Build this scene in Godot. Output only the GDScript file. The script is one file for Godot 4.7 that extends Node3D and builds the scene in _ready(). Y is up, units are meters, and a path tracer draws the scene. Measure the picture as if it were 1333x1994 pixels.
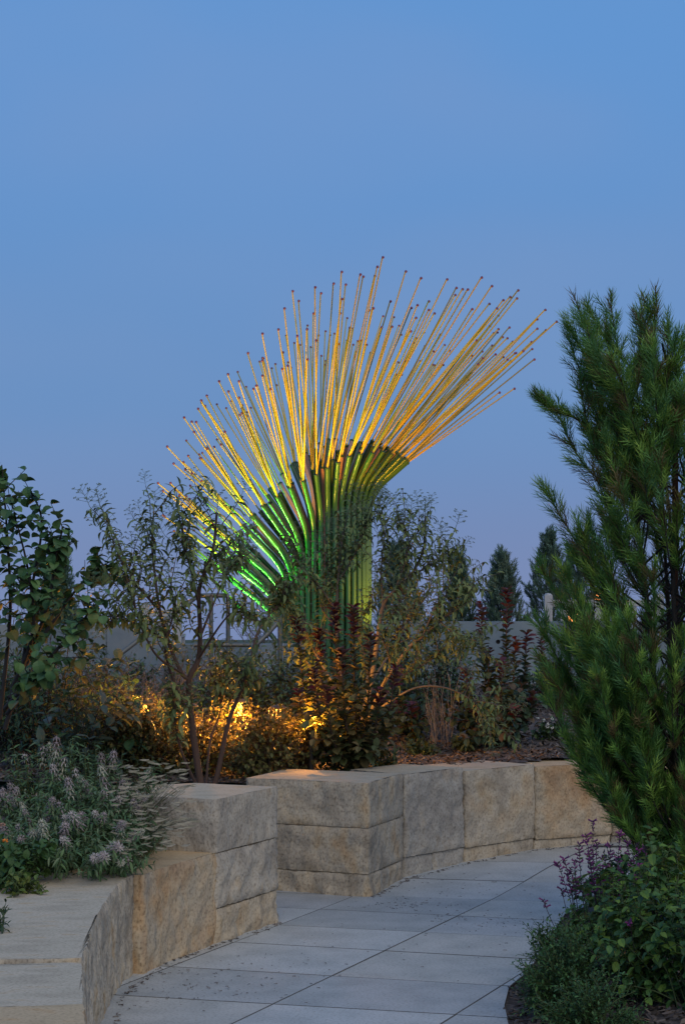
extends Node3D
# A garden at dusk: limestone walls, a concrete path, planting, and a tall fan of green tubes with yellow rods.

const FOCAL := 3400.0      # lens, in widths of one photo pixel
const EYE := 1.6           # camera height above the path
const AXIS := Vector3(-0.24, 0.45, -30.6)   # foot of the sculpture

var rng := RandomNumberGenerator.new()
var noise := FastNoiseLite.new()
var taken := {}


# ---------------------------------------------------------------- small helpers
class MB:                                     # a mesh builder: loose triangles with their own normals
	var v := PackedVector3Array()
	var n := PackedVector3Array()
	var sizes: Array[int] = []

	func tri(a: Vector3, b: Vector3, c: Vector3) -> void:
		var k := (c - a).cross(b - a)
		if k.length_squared() < 1e-18:
			return
		k = k.normalized()
		v.append(a); v.append(b); v.append(c)
		n.append(k); n.append(k); n.append(k)

	func tri_n(a: Vector3, b: Vector3, c: Vector3, na: Vector3, nb: Vector3, nc: Vector3) -> void:
		if (c - a).cross(b - a).dot(na + nb + nc) < 0.0:
			v.append(a); v.append(c); v.append(b)
			n.append(na); n.append(nc); n.append(nb)
		else:
			v.append(a); v.append(b); v.append(c)
			n.append(na); n.append(nb); n.append(nc)

	func quad_n(a: Vector3, b: Vector3, c: Vector3, d: Vector3, na: Vector3, nb: Vector3, nc: Vector3, nd: Vector3) -> void:
		tri_n(a, b, c, na, nb, nc)
		tri_n(a, c, d, na, nc, nd)

	func quad_out(a: Vector3, b: Vector3, c: Vector3, d: Vector3, out: Vector3) -> void:
		quad_n(a, b, c, d, out, out, out, out)

	func box(lo: Vector3, hi: Vector3, t := Transform3D()) -> void:      # a box with slightly broken edges
		var m := minf(0.004, 0.2 * minf(hi.x - lo.x, minf(hi.y - lo.y, hi.z - lo.z)))
		var c := (lo + hi) * 0.5
		var h := (hi - lo) * 0.5
		for ax in 3:
			for s in [-1.0, 1.0]:
				var o := Vector3.ZERO
				o[ax] = s
				var i := (ax + 1) % 3
				var j := (ax + 2) % 3
				var p: Array[Vector3] = []
				for q in [[-1, -1], [1, -1], [1, 1], [-1, 1]]:
					var x := Vector3.ZERO
					x[ax] = s * h[ax]
					x[i] = q[0] * (h[i] - m)
					x[j] = q[1] * (h[j] - m)
					p.append(t * (c + x))
				quad_out(p[0], p[1], p[2], p[3], t.basis * o)
				for e in 4:                    # chamfers: half of each edge from either face
					var q0: Array = [[-1, -1], [1, -1], [1, 1], [-1, 1]][e]
					var q1: Array = [[-1, -1], [1, -1], [1, 1], [-1, 1]][(e + 1) % 4]
					var a := Vector3.ZERO; var b := Vector3.ZERO
					a[ax] = s * h[ax]; b[ax] = s * h[ax]
					a[i] = q0[0] * (h[i] - m); a[j] = q0[1] * (h[j] - m)
					b[i] = q1[0] * (h[i] - m); b[j] = q1[1] * (h[j] - m)
					var w := Vector3.ZERO
					if q0[0] == q1[0]: w[i] = q0[0]
					else: w[j] = q0[1]
					var d := (w - o) * (m * 0.5)
					quad_out(t * (c + a), t * (c + b), t * (c + b + d), t * (c + a + d), t.basis * ((o + w).normalized()))

	func tube(p: Array, r: Array, sides := 6, closed := true) -> void:
		var ring0: Array[Vector3] = []
		var nor0: Array[Vector3] = []
		var side := Vector3.ZERO
		for i in p.size():
			var dir: Vector3 = (p[mini(i + 1, p.size() - 1)] - p[maxi(i - 1, 0)]).normalized()
			if i == 0:
				side = dir.cross(Vector3(0.31, 0.2, 0.93)).normalized()
			side = (side - dir * side.dot(dir)).normalized()
			var up := dir.cross(side)
			var ring: Array[Vector3] = []
			var nor: Array[Vector3] = []
			for k in sides:
				var a := TAU * k / sides
				var o := side * cos(a) + up * sin(a)
				nor.append(o)
				ring.append(p[i] + o * r[i])
			if i > 0:
				for k in sides:
					var l := (k + 1) % sides
					quad_n(ring0[k], ring0[l], ring[l], ring[k], nor0[k], nor0[l], nor[l], nor[k])
			if closed and (i == 0 or i == p.size() - 1):
				var out := -dir if i == 0 else dir
				for k in range(1, sides - 1):
					tri_n(ring[0], ring[k], ring[k + 1], out, out, out)
			ring0 = ring
			nor0 = nor

	func ball(c: Vector3, r: Vector3, rows := 6, cols := 8) -> void:
		for i in rows:
			for j in cols:
				var q: Array[Vector3] = []
				for d in [[0, 0], [0, 1], [1, 1], [1, 0]]:
					var a: float = PI * (i + d[0]) / rows
					var b: float = TAU * (j + d[1]) / cols
					q.append(Vector3(sin(a) * cos(b), cos(a), sin(a) * sin(b)))
				quad_n(c + q[0] * r, c + q[1] * r, c + q[2] * r, c + q[3] * r, (q[0] / r).normalized(), (q[1] / r).normalized(), (q[2] / r).normalized(), (q[3] / r).normalized())

	func lathe(c: Vector3, prof: Array, cols := 16) -> void:             # prof: [radius, height] pairs
		for i in prof.size() - 1:
			var r0: float = prof[i][0]; var y0: float = prof[i][1]
			var r1: float = prof[i + 1][0]; var y1: float = prof[i + 1][1]
			var s := Vector2(y1 - y0, r0 - r1).normalized()
			for j in cols:
				var a := TAU * j / cols
				var b := TAU * (j + 1) / cols
				var ea := Vector3(cos(a), 0, sin(a)); var eb := Vector3(cos(b), 0, sin(b))
				var na := ea * s.x + Vector3.UP * s.y; var nb := eb * s.x + Vector3.UP * s.y
				quad_n(c + ea * r0 + Vector3.UP * y0, c + eb * r0 + Vector3.UP * y0, c + eb * r1 + Vector3.UP * y1, c + ea * r1 + Vector3.UP * y1, na, nb, nb, na)

	func next_surface() -> void:
		sizes.append(v.size())

	func mesh() -> ArrayMesh:
		var m := ArrayMesh.new()
		var from := 0
		var ends := sizes.duplicate()
		ends.append(v.size())
		for e in ends:
			if e > from:
				var a := []
				a.resize(Mesh.ARRAY_MAX)
				a[Mesh.ARRAY_VERTEX] = v.slice(from, e)
				a[Mesh.ARRAY_NORMAL] = n.slice(from, e)
				m.add_surface_from_arrays(Mesh.PRIMITIVE_TRIANGLES, a)
			from = e
		return m


func at(px: float, py: float, depth: float) -> Vector3:        # where a thing measured in the photograph stands, in metres
	return Vector3((px - 666.5) * depth / FOCAL, EYE - (py - 1180.0) * depth / FOCAL, -depth)


func numbered(called: String) -> String:
	taken[called] = taken.get(called, -1) + 1
	return called if taken[called] == 0 else "%s_%03d" % [called, taken[called]]


func thing(called: String, label: String, category: String, where := Vector3.ZERO, group := "") -> Node3D:
	var o := Node3D.new()
	o.name = numbered(called)
	add_child(o)
	o.position = where
	o.set_meta("label", label)
	o.set_meta("category", category)
	if group != "":
		o.set_meta("group", group)
	return o


func part(called: String, m: Mesh, material: Material, parent: Node3D, local := Transform3D()) -> MeshInstance3D:
	var o := MeshInstance3D.new()
	o.name = called
	o.mesh = m
	o.transform = local
	if material:
		if m.get_surface_count() == 1:
			o.material_override = material
		else:
			o.set_surface_override_material(0, material)
	parent.add_child(o, true)
	return o


func built(called: String, mb: MB, material: Material, parent: Node3D) -> MeshInstance3D:   # vertices given in the scene's own metres
	return part(called, mb.mesh(), material, parent, Transform3D(Basis(), -parent.position))


func structure(called: String, m: Mesh, material: Material) -> MeshInstance3D:
	var o := part(numbered(called), m, material, self)
	o.set_meta("kind", "structure")
	return o


func lin(r: float, g: float, b: float) -> Color:
	return Color(r, g, b).linear_to_srgb()


func mat(c: Color, rough := 0.8, metal := 0.0) -> StandardMaterial3D:          # c in real, linear values
	var m := StandardMaterial3D.new()
	m.albedo_color = c.linear_to_srgb()
	m.roughness = rough
	m.metallic = metal
	return m


func leaf_mat(c: Color, rough := 0.5, through := 0.35) -> StandardMaterial3D:
	var m := mat(c, rough)
	m.backlight_enabled = true
	m.backlight = Color(through, through, through * 0.6)
	m.metallic_specular = 0.35
	m.cull_mode = BaseMaterial3D.CULL_DISABLED
	return m


func tinted_leaf_mat(rough := 0.5, through := 0.35) -> StandardMaterial3D:     # takes its colour from each copy
	var m := leaf_mat(Color.WHITE, rough, through)
	m.albedo_color = Color.WHITE
	m.vertex_color_use_as_albedo = true
	return m


func noise_tex(freq: float, octaves: int, seed_: int, stops: Array, size := 512, normal := false, kind := FastNoiseLite.TYPE_SIMPLEX_SMOOTH) -> NoiseTexture2D:
	var f := FastNoiseLite.new()
	f.noise_type = kind
	f.frequency = freq
	f.fractal_octaves = octaves
	f.fractal_gain = 0.55
	f.seed = seed_
	var t := NoiseTexture2D.new()
	t.width = size
	t.height = size
	t.seamless = true
	t.noise = f
	if normal:
		t.as_normal_map = true
		t.bump_strength = 6.0
	elif stops.size() > 0:
		var g := Gradient.new()
		var at_ := PackedFloat32Array()
		var cs := PackedColorArray()
		for s in stops:
			at_.append(s[0])
			cs.append(Color(s[1], s[2], s[3]).linear_to_srgb())
		g.offsets = at_
		g.colors = cs
		t.color_ramp = g
	return t


func curve(p: Array, per := 5) -> Array:                        # Catmull-Rom through the points
	var out: Array = []
	for i in p.size() - 1:
		var a = p[maxi(i - 1, 0)]; var b = p[i]; var c = p[i + 1]; var d = p[mini(i + 2, p.size() - 1)]
		for k in per:
			var t := float(k) / per
			out.append(0.5 * ((2.0 * b) + (c - a) * t + (2.0 * a - 5.0 * b + 4.0 * c - d) * t * t + (3.0 * b - a - 3.0 * c + d) * t * t * t))
	out.append(p[p.size() - 1])
	return out


func along(p: Array, t: float) -> Array:                        # [point, direction] at share t of a polyline's samples
	var f := clampf(t, 0.0, 0.9999) * (p.size() - 1)
	var i := int(f)
	return [p[i].lerp(p[i + 1], f - i), (p[i + 1] - p[i]).normalized()]


func length_of(p: Array) -> float:
	var l := 0.0
	for i in p.size() - 1:
		l += p[i].distance_to(p[i + 1])
	return l


func frame(dir: Vector3, up := Vector3.UP) -> Basis:            # z along dir, y as near up as it can be
	var z := dir.normalized()
	var x := up.cross(z)
	if x.length() < 0.05:
		x = Vector3(0.9, 0.1, 0.4).cross(z)
	x = x.normalized()
	return Basis(x, z.cross(x), z)


func rand_dir() -> Vector3:
	var y := rng.randf_range(-1, 1)
	var a := rng.randf() * TAU
	return Vector3(sqrt(1 - y * y) * cos(a), y, sqrt(1 - y * y) * sin(a))


func look(px_list: Array) -> Array:                             # stem given as [px, py, depth] triples
	var out: Array = []
	for q in px_list:
		out.append(at(q[0], q[1], q[2]))
	return out


func smooth(a: float, b: float, x: float) -> float:
	return smoothstep(a, b, x)


# ---------------------------------------------------------------- leaves
func leaf(length: float, width: float, droop: float, fold: float, peak := 0.45, segs := 4, wave := 0.0) -> ArrayMesh:
	var mb := MB.new()
	var mid: Array[Vector3] = []
	var lft: Array[Vector3] = []
	var rgt: Array[Vector3] = []
	for i in segs + 1:
		var t := float(i) / segs
		var s := t / peak if t < peak else (1.0 - t) / (1.0 - peak)
		var w := width * 0.5 * pow(sin(clampf(s, 0, 1) * PI * 0.5), 0.8)
		var a := droop * t
		var c := Vector3(0, -length * (1.0 - cos(a)) / maxf(droop, 0.01), length * sin(a) / maxf(droop, 0.01)) if droop > 0.01 else Vector3(0, 0, length * t)
		var up := Vector3(0, cos(a), sin(a))
		mid.append(c)
		lft.append(c + Vector3(-w, 0, 0) + up * (w * fold + wave * sin(t * 9.0)))
		rgt.append(c + Vector3(w, 0, 0) + up * (w * fold - wave * sin(t * 9.0 + 1.0)))
	for i in segs:
		for e in [lft, rgt]:
			var na: Vector3 = (mid[i + 1] - mid[i]).cross(e[i] + e[i + 1] - mid[i] - mid[i + 1])
			if na.y < 0.0:
				na = -na
			na = na.normalized()
			mb.quad_out(mid[i], mid[i + 1], e[i + 1], e[i], na)
	return mb.mesh()


func scatter(called: String, m: Mesh, material: Material, places: Array, tints: Array, parent: Node3D) -> MultiMeshInstance3D:
	var mm := MultiMesh.new()
	mm.transform_format = MultiMesh.TRANSFORM_3D
	mm.use_colors = tints.size() > 0
	mm.mesh = m
	mm.instance_count = places.size()
	var back := -parent.position
	for i in places.size():
		var t: Transform3D = places[i]
		t.origin += back
		mm.set_instance_transform(i, t)
		if tints.size() > 0:
			var c: Color = tints[rng.randi() % tints.size()]
			var k := rng.randf_range(0.8, 1.2)
			mm.set_instance_color(i, Color(c.r * k, c.g * k, c.b * k))
	var o := MultiMeshInstance3D.new()
	o.name = called
	o.multimesh = mm
	o.material_override = material
	o.set_meta("kind", "stuff")
	parent.add_child(o, true)
	return o


func leaves_on(parent: Node3D, meshes: Array, tints: Array, places: Array, most := 300, rough := 0.5, through := 0.35, called := "leaf", rest := "leaves") -> void:
	# the leaves that show largest are parts of their own, the rest one part
	var eye := Vector3(0, EYE, 0)
	places.sort_custom(func(a, b): return a.origin.distance_squared_to(eye) / a.basis.x.length_squared() < b.origin.distance_squared_to(eye) / b.basis.x.length_squared())
	var mats: Array = []
	for c in tints:
		mats.append(leaf_mat(c, rough, through))
	for i in mini(most, places.size()):
		var t: Transform3D = places[i]
		t.origin -= parent.position
		part(called, meshes[rng.randi() % meshes.size()], mats[rng.randi() % mats.size()], parent, t)
	if places.size() > most:
		var tm := tinted_leaf_mat(rough, through)
		var share: Array = []
		for m in meshes:
			share.append([])
		for i in range(most, places.size()):
			share[rng.randi() % meshes.size()].append(places[i])
		for k in meshes.size():
			if share[k].size() > 0:
				scatter(rest, meshes[k], tm, share[k], tints, parent)


# ---------------------------------------------------------------- stones
func stone_block(called: String, foot: Array, y0: float, y1: float, mats: Array, parent: Node3D, amp := 0.012, batter := 0.0, seed_ := 0, pitch := 0.018, step := 0.018) -> MeshInstance3D:
	# foot: corners [Vector2, sharp?] of the footprint; rock-faced sides, a sawn top. mats: [side, top]
	var ring: Array[Vector2] = []
	var edge: Array[float] = []                                  # distance to the nearest upright joint
	for i in foot.size():
		var a: Vector2 = foot[i]
		var b: Vector2 = foot[(i + 1) % foot.size()]
		var k := maxi(1, int(a.distance_to(b) / step))
		for j in k:
			ring.append(a.lerp(b, float(j) / k))
	var count := ring.size()
	var area := 0.0
	for i in count:
		area += ring[i].cross(ring[(i + 1) % count])
	var turn := 1.0 if area > 0 else -1.0
	var out: Array[Vector2] = []
	for i in count:
		var d := ring[(i + 1) % count] - ring[(i - 1 + count) % count]
		out.append((Vector2(d.y, -d.x) * turn).normalized())
	var corner: Array[float] = []
	var sharp: Array[Vector2] = []
	for i in foot.size():
		var to: Vector2 = foot[(i + 1) % foot.size()] - foot[i]
		var from: Vector2 = foot[i] - foot[(i - 1 + foot.size()) % foot.size()]
		if absf(from.angle_to(to)) > 0.4:
			sharp.append(foot[i])
	for i in count:
		var near := 1.0
		for c in sharp:
			near = minf(near, ring[i].distance_to(c))
		corner.append(near)
	var rows := maxi(3, int((y1 - y0) / step))
	var grid: Array = []
	for r in rows + 1:
		var y := lerpf(y0, y1, float(r) / rows)
		var line: Array[Vector3] = []
		for i in count:
			var q := Vector3(ring[i].x * 1.0 + seed_ * 3.7, y + seed_ * 1.3, ring[i].y)
			var rough := noise.get_noise_3dv(q * 6.0) * 1.25 + noise.get_noise_3dv(q * 14.0 + Vector3(9, 4, 2)) * 0.5 + noise.get_noise_3dv(q * 38.0) * 0.22
			var e := minf(minf(y - y0, y1 - y), corner[i])
			var rim := clampf(e / pitch, 0.0, 1.0)
			rim = 1.0 - (1.0 - rim) * (1.0 - rim)
			var d := amp * (0.5 + 1.2 * rough) * (0.35 + 0.65 * rim) - (1.0 - rim) * amp * (0.3 + 0.9 * noise.get_noise_3dv(q * 30.0 + Vector3(1, 7, 3)))
			d -= batter * (y - y0)
			line.append(Vector3(ring[i].x + out[i].x * d, y + (0.0 if r == 0 or r == rows else noise.get_noise_3dv(q * 25.0) * 0.004), ring[i].y + out[i].y * d))
		grid.append(line)
	var nors: Array = []
	for r in rows + 1:
		var line: Array[Vector3] = []
		for i in count:
			var up: Vector3 = grid[mini(r + 1, rows)][i] - grid[maxi(r - 1, 0)][i]
			var across: Vector3 = grid[r][(i + 1) % count] - grid[r][(i - 1 + count) % count]
			var k := across.cross(up).normalized()
			if k.dot(Vector3(out[i].x, 0, out[i].y)) < 0:
				k = -k
			line.append(k)
		nors.append(line)
	var mb := MB.new()
	for r in rows:
		for i in count:
			var j := (i + 1) % count
			mb.quad_n(grid[r][i], grid[r][j], grid[r + 1][j], grid[r + 1][i], nors[r][i], nors[r][j], nors[r + 1][j], nors[r + 1][i])
	mb.next_surface()
	var flat := PackedVector2Array()
	for i in count:
		flat.append(ring[i] + out[i] * 0.0)
	var ids := Geometry2D.triangulate_polygon(flat)
	for k in range(0, ids.size(), 3):
		mb.tri_n(grid[rows][ids[k]], grid[rows][ids[k + 1]], grid[rows][ids[k + 2]], Vector3.UP, Vector3.UP, Vector3.UP)
	var o := built(called, mb, null, parent)
	o.set_surface_override_material(0, mats[0])
	if o.mesh.get_surface_count() > 1:
		o.set_surface_override_material(1, mats[1])
	return o


# ---------------------------------------------------------------- setting
const WALL_EDGE := [Vector2(-0.36, -2.6), Vector2(-0.5, -3.7), Vector2(-0.72, -4.89), Vector2(-0.823, -5.53), Vector2(-0.876, -5.94), Vector2(-0.933, -6.8), Vector2(-0.91, -7.6), Vector2(-0.6, -8.3)]


func path_y(z: float) -> float:
	return 0.06 * smooth(9.4, 11.4, -z)


func bed_y(x: float, z: float) -> float:                       # the mulch behind the walls
	return 0.565 + 0.27 * smooth(10.6, 16.5, -z) + 0.03 * noise.get_noise_2d(x * 0.9, z * 0.9) + 0.012 * noise.get_noise_2d(x * 5.0, z * 5.0)


func left_bed_y(x: float, z: float) -> float:
	return 0.4 + 0.2 * smooth(8.3, 9.3, -z) + 0.02 * noise.get_noise_2d(x * 2.0, z * 2.0)


func right_bed_y(x: float, z: float) -> float:
	return -0.014 + 0.13 * smooth(0.03, 0.7, x - table([[-10.2, 2.5], [-9.8, 1.6], [-9.07, 1.155], [-7.66, 0.82], [-7.33, 0.70], [-7.0, 0.65], [-6.6, 0.635]], z)) + 0.006 * noise.get_noise_2d(x * 3.0, z * 3.0)


func bed(poly: PackedVector2Array, height: Callable, step: float) -> ArrayMesh:
	var lo := poly[0]
	var hi := poly[0]
	for p in poly:
		lo = lo.min(p)
		hi = hi.max(p)
	var mb := MB.new()
	var nx := int((hi.x - lo.x) / step)
	var nz := int((hi.y - lo.y) / step)
	var h := func(x: float, z: float) -> Vector3: return Vector3(x, height.call(x, z), z)
	var nor := func(x: float, z: float) -> Vector3: return Vector3(height.call(x - 0.02, z) - height.call(x + 0.02, z), 0.04, height.call(x, z - 0.02) - height.call(x, z + 0.02)).normalized()
	for i in nx:
		for j in nz:
			var x := lo.x + i * step
			var z := lo.y + j * step
			if Geometry2D.is_point_in_polygon(Vector2(x + step * 0.5, z + step * 0.5), poly):
				mb.quad_n(h.call(x, z), h.call(x + step, z), h.call(x + step, z + step), h.call(x, z + step), nor.call(x, z), nor.call(x + step, z), nor.call(x + step, z + step), nor.call(x, z + step))
	return mb.mesh()


func chips(called: String, poly: PackedVector2Array, height: Callable, count: int, box: Rect2, material: Material, shape: Mesh, tints: Array, parent: Node3D) -> void:
	var places: Array = []
	while places.size() < count:
		var q := Vector2(rng.randf_range(box.position.x, box.end.x), rng.randf_range(box.position.y, box.end.y))
		if Geometry2D.is_point_in_polygon(q, poly):
			var b := Basis(Vector3.UP, rng.randf() * TAU) * Basis(Vector3.RIGHT, rng.randf_range(-0.5, 0.5)) * Basis(Vector3.BACK, rng.randf_range(-0.6, 0.6))
			var s := rng.randf_range(0.5, 1.5)
			b = b.scaled_local(Vector3(s, rng.randf_range(0.6, 1.3), rng.randf_range(0.6, 1.4)))
			places.append(Transform3D(b, Vector3(q.x, height.call(q.x, q.y) + rng.randf_range(0.0, 0.014), q.y)))
	scatter(called, shape, material, places, tints, parent)


func lane_x(z: float) -> float:                               # the long joint of the path
	var p := [Vector2(-3, -2.04), Vector2(-6.72, -0.41), Vector2(-10.4, 1.20), Vector2(-10.8, 1.39), Vector2(-11.2, 1.60), Vector2(-11.6, 1.84), Vector2(-14, 3.5)]
	for i in p.size() - 1:
		if z <= p[i].x and z >= p[i + 1].x:
			return lerpf(p[i].y, p[i + 1].y, (z - p[i].x) / (p[i + 1].x - p[i].x))
	return p[0].y if z > p[0].x else p[p.size() - 1].y


func crossing(k: int, line: Array) -> Vector2:
	var z: float = line[0]
	var x := 0.0
	for i in 30:
		x = lane_x(z) + 0.8 * k
		z = lerpf(z, line[0] + line[1] * x, 0.6)
	return Vector2(x, z)


func build_path(slab_mats: Array, filler: Material) -> void:
	var outline := PackedVector2Array([Vector2(-1.2, -3.0), Vector2(0.63, -3.0), Vector2(0.635, -6.6), Vector2(0.65, -7.0), Vector2(0.70, -7.33), Vector2(0.82, -7.66), Vector2(1.155, -9.07), Vector2(1.6, -9.8), Vector2(2.4, -10.15), Vector2(3.6, -10.1), Vector2(3.6, -11.75), Vector2(1.6, -11.75), Vector2(0.6, -11.0), Vector2(0.05, -10.1), Vector2(-1.9, -10.3), Vector2(-1.9, -8.9), Vector2(-0.75, -8.4), Vector2(-1.12, -7.6), Vector2(-1.1, -5.6)])
	var under := MB.new()
	var ids := Geometry2D.triangulate_polygon(outline)
	for k in range(0, ids.size(), 3):
		var c: Array[Vector3] = []
		for e in 3:
			var q := outline[ids[k + e]]
			c.append(Vector3(q.x, path_y(q.y) - 0.035, q.y))
		under.tri_n(c[0], c[1], c[2], Vector3.UP, Vector3.UP, Vector3.UP)
	var root := structure("path", under.mesh(), filler)
	var lines := [[-3.4, 0.2], [-4.0, 0.2], [-4.6, 0.2], [-5.2, 0.22], [-5.78, 0.25], [-6.36, 0.25], [-6.95, 0.25], [-7.54, 0.27], [-8.16, 0.288], [-8.67, 0.264], [-9.18, 0.275], [-9.66, 0.19], [-10.2, 0.15], [-10.75, 0.1], [-11.3, 0.08], [-11.9, 0.06]]
	for i in lines.size() - 1:
		for k in range(-4, 5):
			var a := crossing(k, lines[i]); var b := crossing(k, lines[i + 1])
			var c := crossing(k + 1, lines[i + 1]); var d := crossing(k + 1, lines[i])
			var cell := PackedVector2Array()
			for t in 5:
				var z := lerpf(a.y, b.y, t / 4.0)
				cell.append(Vector2(lane_x(z) + 0.8 * k, z))
			for t in 5:
				var z := lerpf(c.y, d.y, t / 4.0)
				cell.append(Vector2(lane_x(z) + 0.8 * (k + 1), z))
			for piece in Geometry2D.intersect_polygons(cell, outline):
				for slab in Geometry2D.offset_polygon(piece, -0.0024):
					var tris := Geometry2D.triangulate_polygon(slab)
					if tris.size() == 0:
						continue
					var mb := MB.new()
					var inner: Array = Geometry2D.offset_polygon(slab, -0.002)
					var top: PackedVector2Array = inner[0] if inner.size() == 1 and inner[0].size() == slab.size() else slab
					tris = Geometry2D.triangulate_polygon(top)
					var lift := rng.randf_range(-0.0012, 0.0012)
					for q in range(0, tris.size(), 3):
						var v: Array[Vector3] = []
						for e in 3:
							var p := top[tris[q + e]]
							v.append(Vector3(p.x, path_y(p.y) + lift, p.y))
						mb.tri_n(v[0], v[1], v[2], Vector3.UP, Vector3.UP, Vector3.UP)
					mb.next_surface()
					var n := slab.size()
					for e in n:
						var p := slab[e]; var q := slab[(e + 1) % n]
						var o := Vector3(q.y - p.y, 0, p.x - q.x).normalized()
						var mid := Vector3((p.x + q.x) * 0.5 - slab[(e + n / 2) % n].x, 0, (p.y + q.y) * 0.5 - slab[(e + n / 2) % n].y)
						if o.dot(mid) < 0:
							o = -o
						var hp := path_y(p.y) + lift - 0.003; var hq := path_y(q.y) + lift - 0.003
						mb.quad_out(Vector3(p.x, hp, p.y), Vector3(q.x, hq, q.y), Vector3(q.x, hq - 0.06, q.y), Vector3(p.x, hp - 0.06, p.y), o)
						if top != slab:                       # the tooled, rounded edge beside the joint
							var s := top[e]; var u := top[(e + 1) % n]
							var r := (o + Vector3.UP * 2.0).normalized()
							mb.quad_out(Vector3(s.x, hp + 0.003, s.y), Vector3(u.x, hq + 0.003, u.y), Vector3(q.x, hq, q.y), Vector3(p.x, hp, p.y), r)
					var one := part("slab", mb.mesh(), slab_mats[rng.randi() % slab_mats.size()], root)
					one.set_surface_override_material(1, filler)


# ---------------------------------------------------------------- the sculpture
func table(rows: Array, x: float) -> float:
	for i in rows.size() - 1:
		if x <= rows[i + 1][0]:
			return lerpf(rows[i][1], rows[i + 1][1], clampf((x - rows[i][0]) / (rows[i + 1][0] - rows[i][0]), 0, 1))
	return rows[rows.size() - 1][1]


func build_sculpture() -> void:
	var heights := [[165, 0.05], [172, 0.40], [180, 0.68], [190, 1.00], [198, 1.26], [207, 1.45], [217, 1.62], [227, 1.78], [237, 1.93], [246, 2.07], [255, 2.18], [265, 2.28], [273, 2.38], [288, 2.52], [299, 2.57], [315, 2.62], [337, 2.58], [360, 2.52], [390, 2.62], [420, 2.75], [450, 2.80], [475, 2.65], [495, 2.2], [510, 1.4], [518, 0.7], [525, 0.05]]
	var reaches := [[165, 1.2], [180, 1.4], [198, 1.7], [212, 2.1], [240, 2.85], [255, 3.3], [272, 3.7], [300, 3.7], [330, 3.45], [360, 3.35], [450, 3.2], [480, 2.8], [510, 2.0], [525, 2.0]]
	var green := mat(Color(0.032, 0.105, 0.036), 0.3)
	green.clearcoat_enabled = true
	green.clearcoat = 0.4
	green.clearcoat_roughness = 0.25
	var dark_green := mat(Color(0.025, 0.07, 0.028), 0.35)
	var mauve := mat(Color(0.36, 0.20, 0.17), 0.4)
	var yellow := mat(Color(0.44, 0.34, 0.04), 0.4)
	var ochre := mat(Color(0.22, 0.22, 0.06), 0.4)
	var plum := mat(Color(0.17, 0.045, 0.10), 0.35)
	var cap := mat(Color(0.012, 0.05, 0.025), 0.6)
	var s := thing("tube_sculpture", "tall fan-shaped sculpture of bent green tubes with thin yellow rods", "sculpture", AXIS)
	var knob := MB.new()
	knob.ball(Vector3.ZERO, Vector3.ONE * 0.023, 6, 9)
	var knob_mesh := knob.mesh()
	var total := 38
	for ringno in 3:
		for k in total:
			var phi: float = 165.0 + 360.0 * (k + [0.0, 0.5, 0.22][ringno]) / total
			var a := deg_to_rad(phi)
			var side := absf(cos(a))
			var tilt := deg_to_rad(31.0 + 18.0 * pow(side, 1.4) + (3.0 if phi < 200 or phi > 500 else 0.0) + rng.randf_range(-1.0, 1.0) - 3.0 * ringno)
			var out := Vector3(cos(a), 0, -sin(a))
			var end_y := 1.6 - AXIS.y + table(heights, phi) + 0.1 * ringno + rng.randf_range(-0.02, 0.02)
			var left := clampf(-cos(a), 0, 1)
			var bend := 0.85 + 0.45 * left
			var straight := 0.5 + 0.2 * left
			var r0 := 0.715 - 0.095 * ringno
			var thick := 0.043 if ringno == 0 else 0.038
			var rise := bend * sin(tilt) + straight * cos(tilt)
			var start_y := end_y - rise
			var pts: Array = []
			if start_y > 0.15:
				pts.append(out * r0)
				pts.append(out * r0 + Vector3.UP * start_y * 0.5)
			for i in 13:
				var b := tilt * i / 12.0
				var y := start_y + bend * sin(b)
				if y > 0.0:
					pts.append(out * (r0 + bend * (1 - cos(b))) + Vector3.UP * y)
			var dir := (out * sin(tilt) + Vector3.UP * cos(tilt)).normalized()
			var last: Vector3 = out * (r0 + bend * (1 - cos(tilt))) + Vector3.UP * (start_y + bend * sin(tilt))
			var tip := last + dir * straight
			var lean := (dir + Vector3(0.13 * (1.0 - side * side), 0, 0)).normalized()
			pts.append(tip)
			var mb := MB.new()
			var rads: Array = []
			for q in pts:
				rads.append(thick)
			mb.tube(pts, rads, 12)
			var paint: Material = green if ringno == 0 else (mauve if (k + ringno) % 2 == 1 else dark_green)
			var tube := part("tube", mb.mesh(), paint, s)
			if paint == mauve:
				tube.set_meta("label", "dusty mauve tube of the inner rings")
			var cp := MB.new()
			cp.tube([tip - dir * 0.02, tip + dir * 0.012], [thick + 0.004, thick + 0.004], 12)
			part("end_cap", cp.mesh(), cap, tube)
			var rods: int = [2 + k % 2, 2, 1][ringno]
			if phi > 175.0 and phi < 262.0:
				rods += maxi(0, 1 - ringno) + k % 2
			for j in rods:
				var reach := table(reaches, phi) * (rng.randf_range(0.92, 1.03) if ringno == 0 and j == 0 else rng.randf_range(0.6, 0.97))
				var d := (lean + rand_dir() * 0.06).normalized()
				if j > 0:
					d = (lean + rand_dir() * 0.12).normalized()
				var from := tip + rand_dir() * 0.012
				var to := from + d * reach
				var rb := MB.new()
				rb.tube([from - d * 0.02, to], [0.0128, 0.0110], 8)
				part("rod", rb.mesh(), yellow if rng.randf() < 0.75 else ochre, tube)
				part("rod_tip", knob_mesh, plum, tube, Transform3D(Basis(), to + Vector3(0.008, 0.0, 0)))


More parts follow.
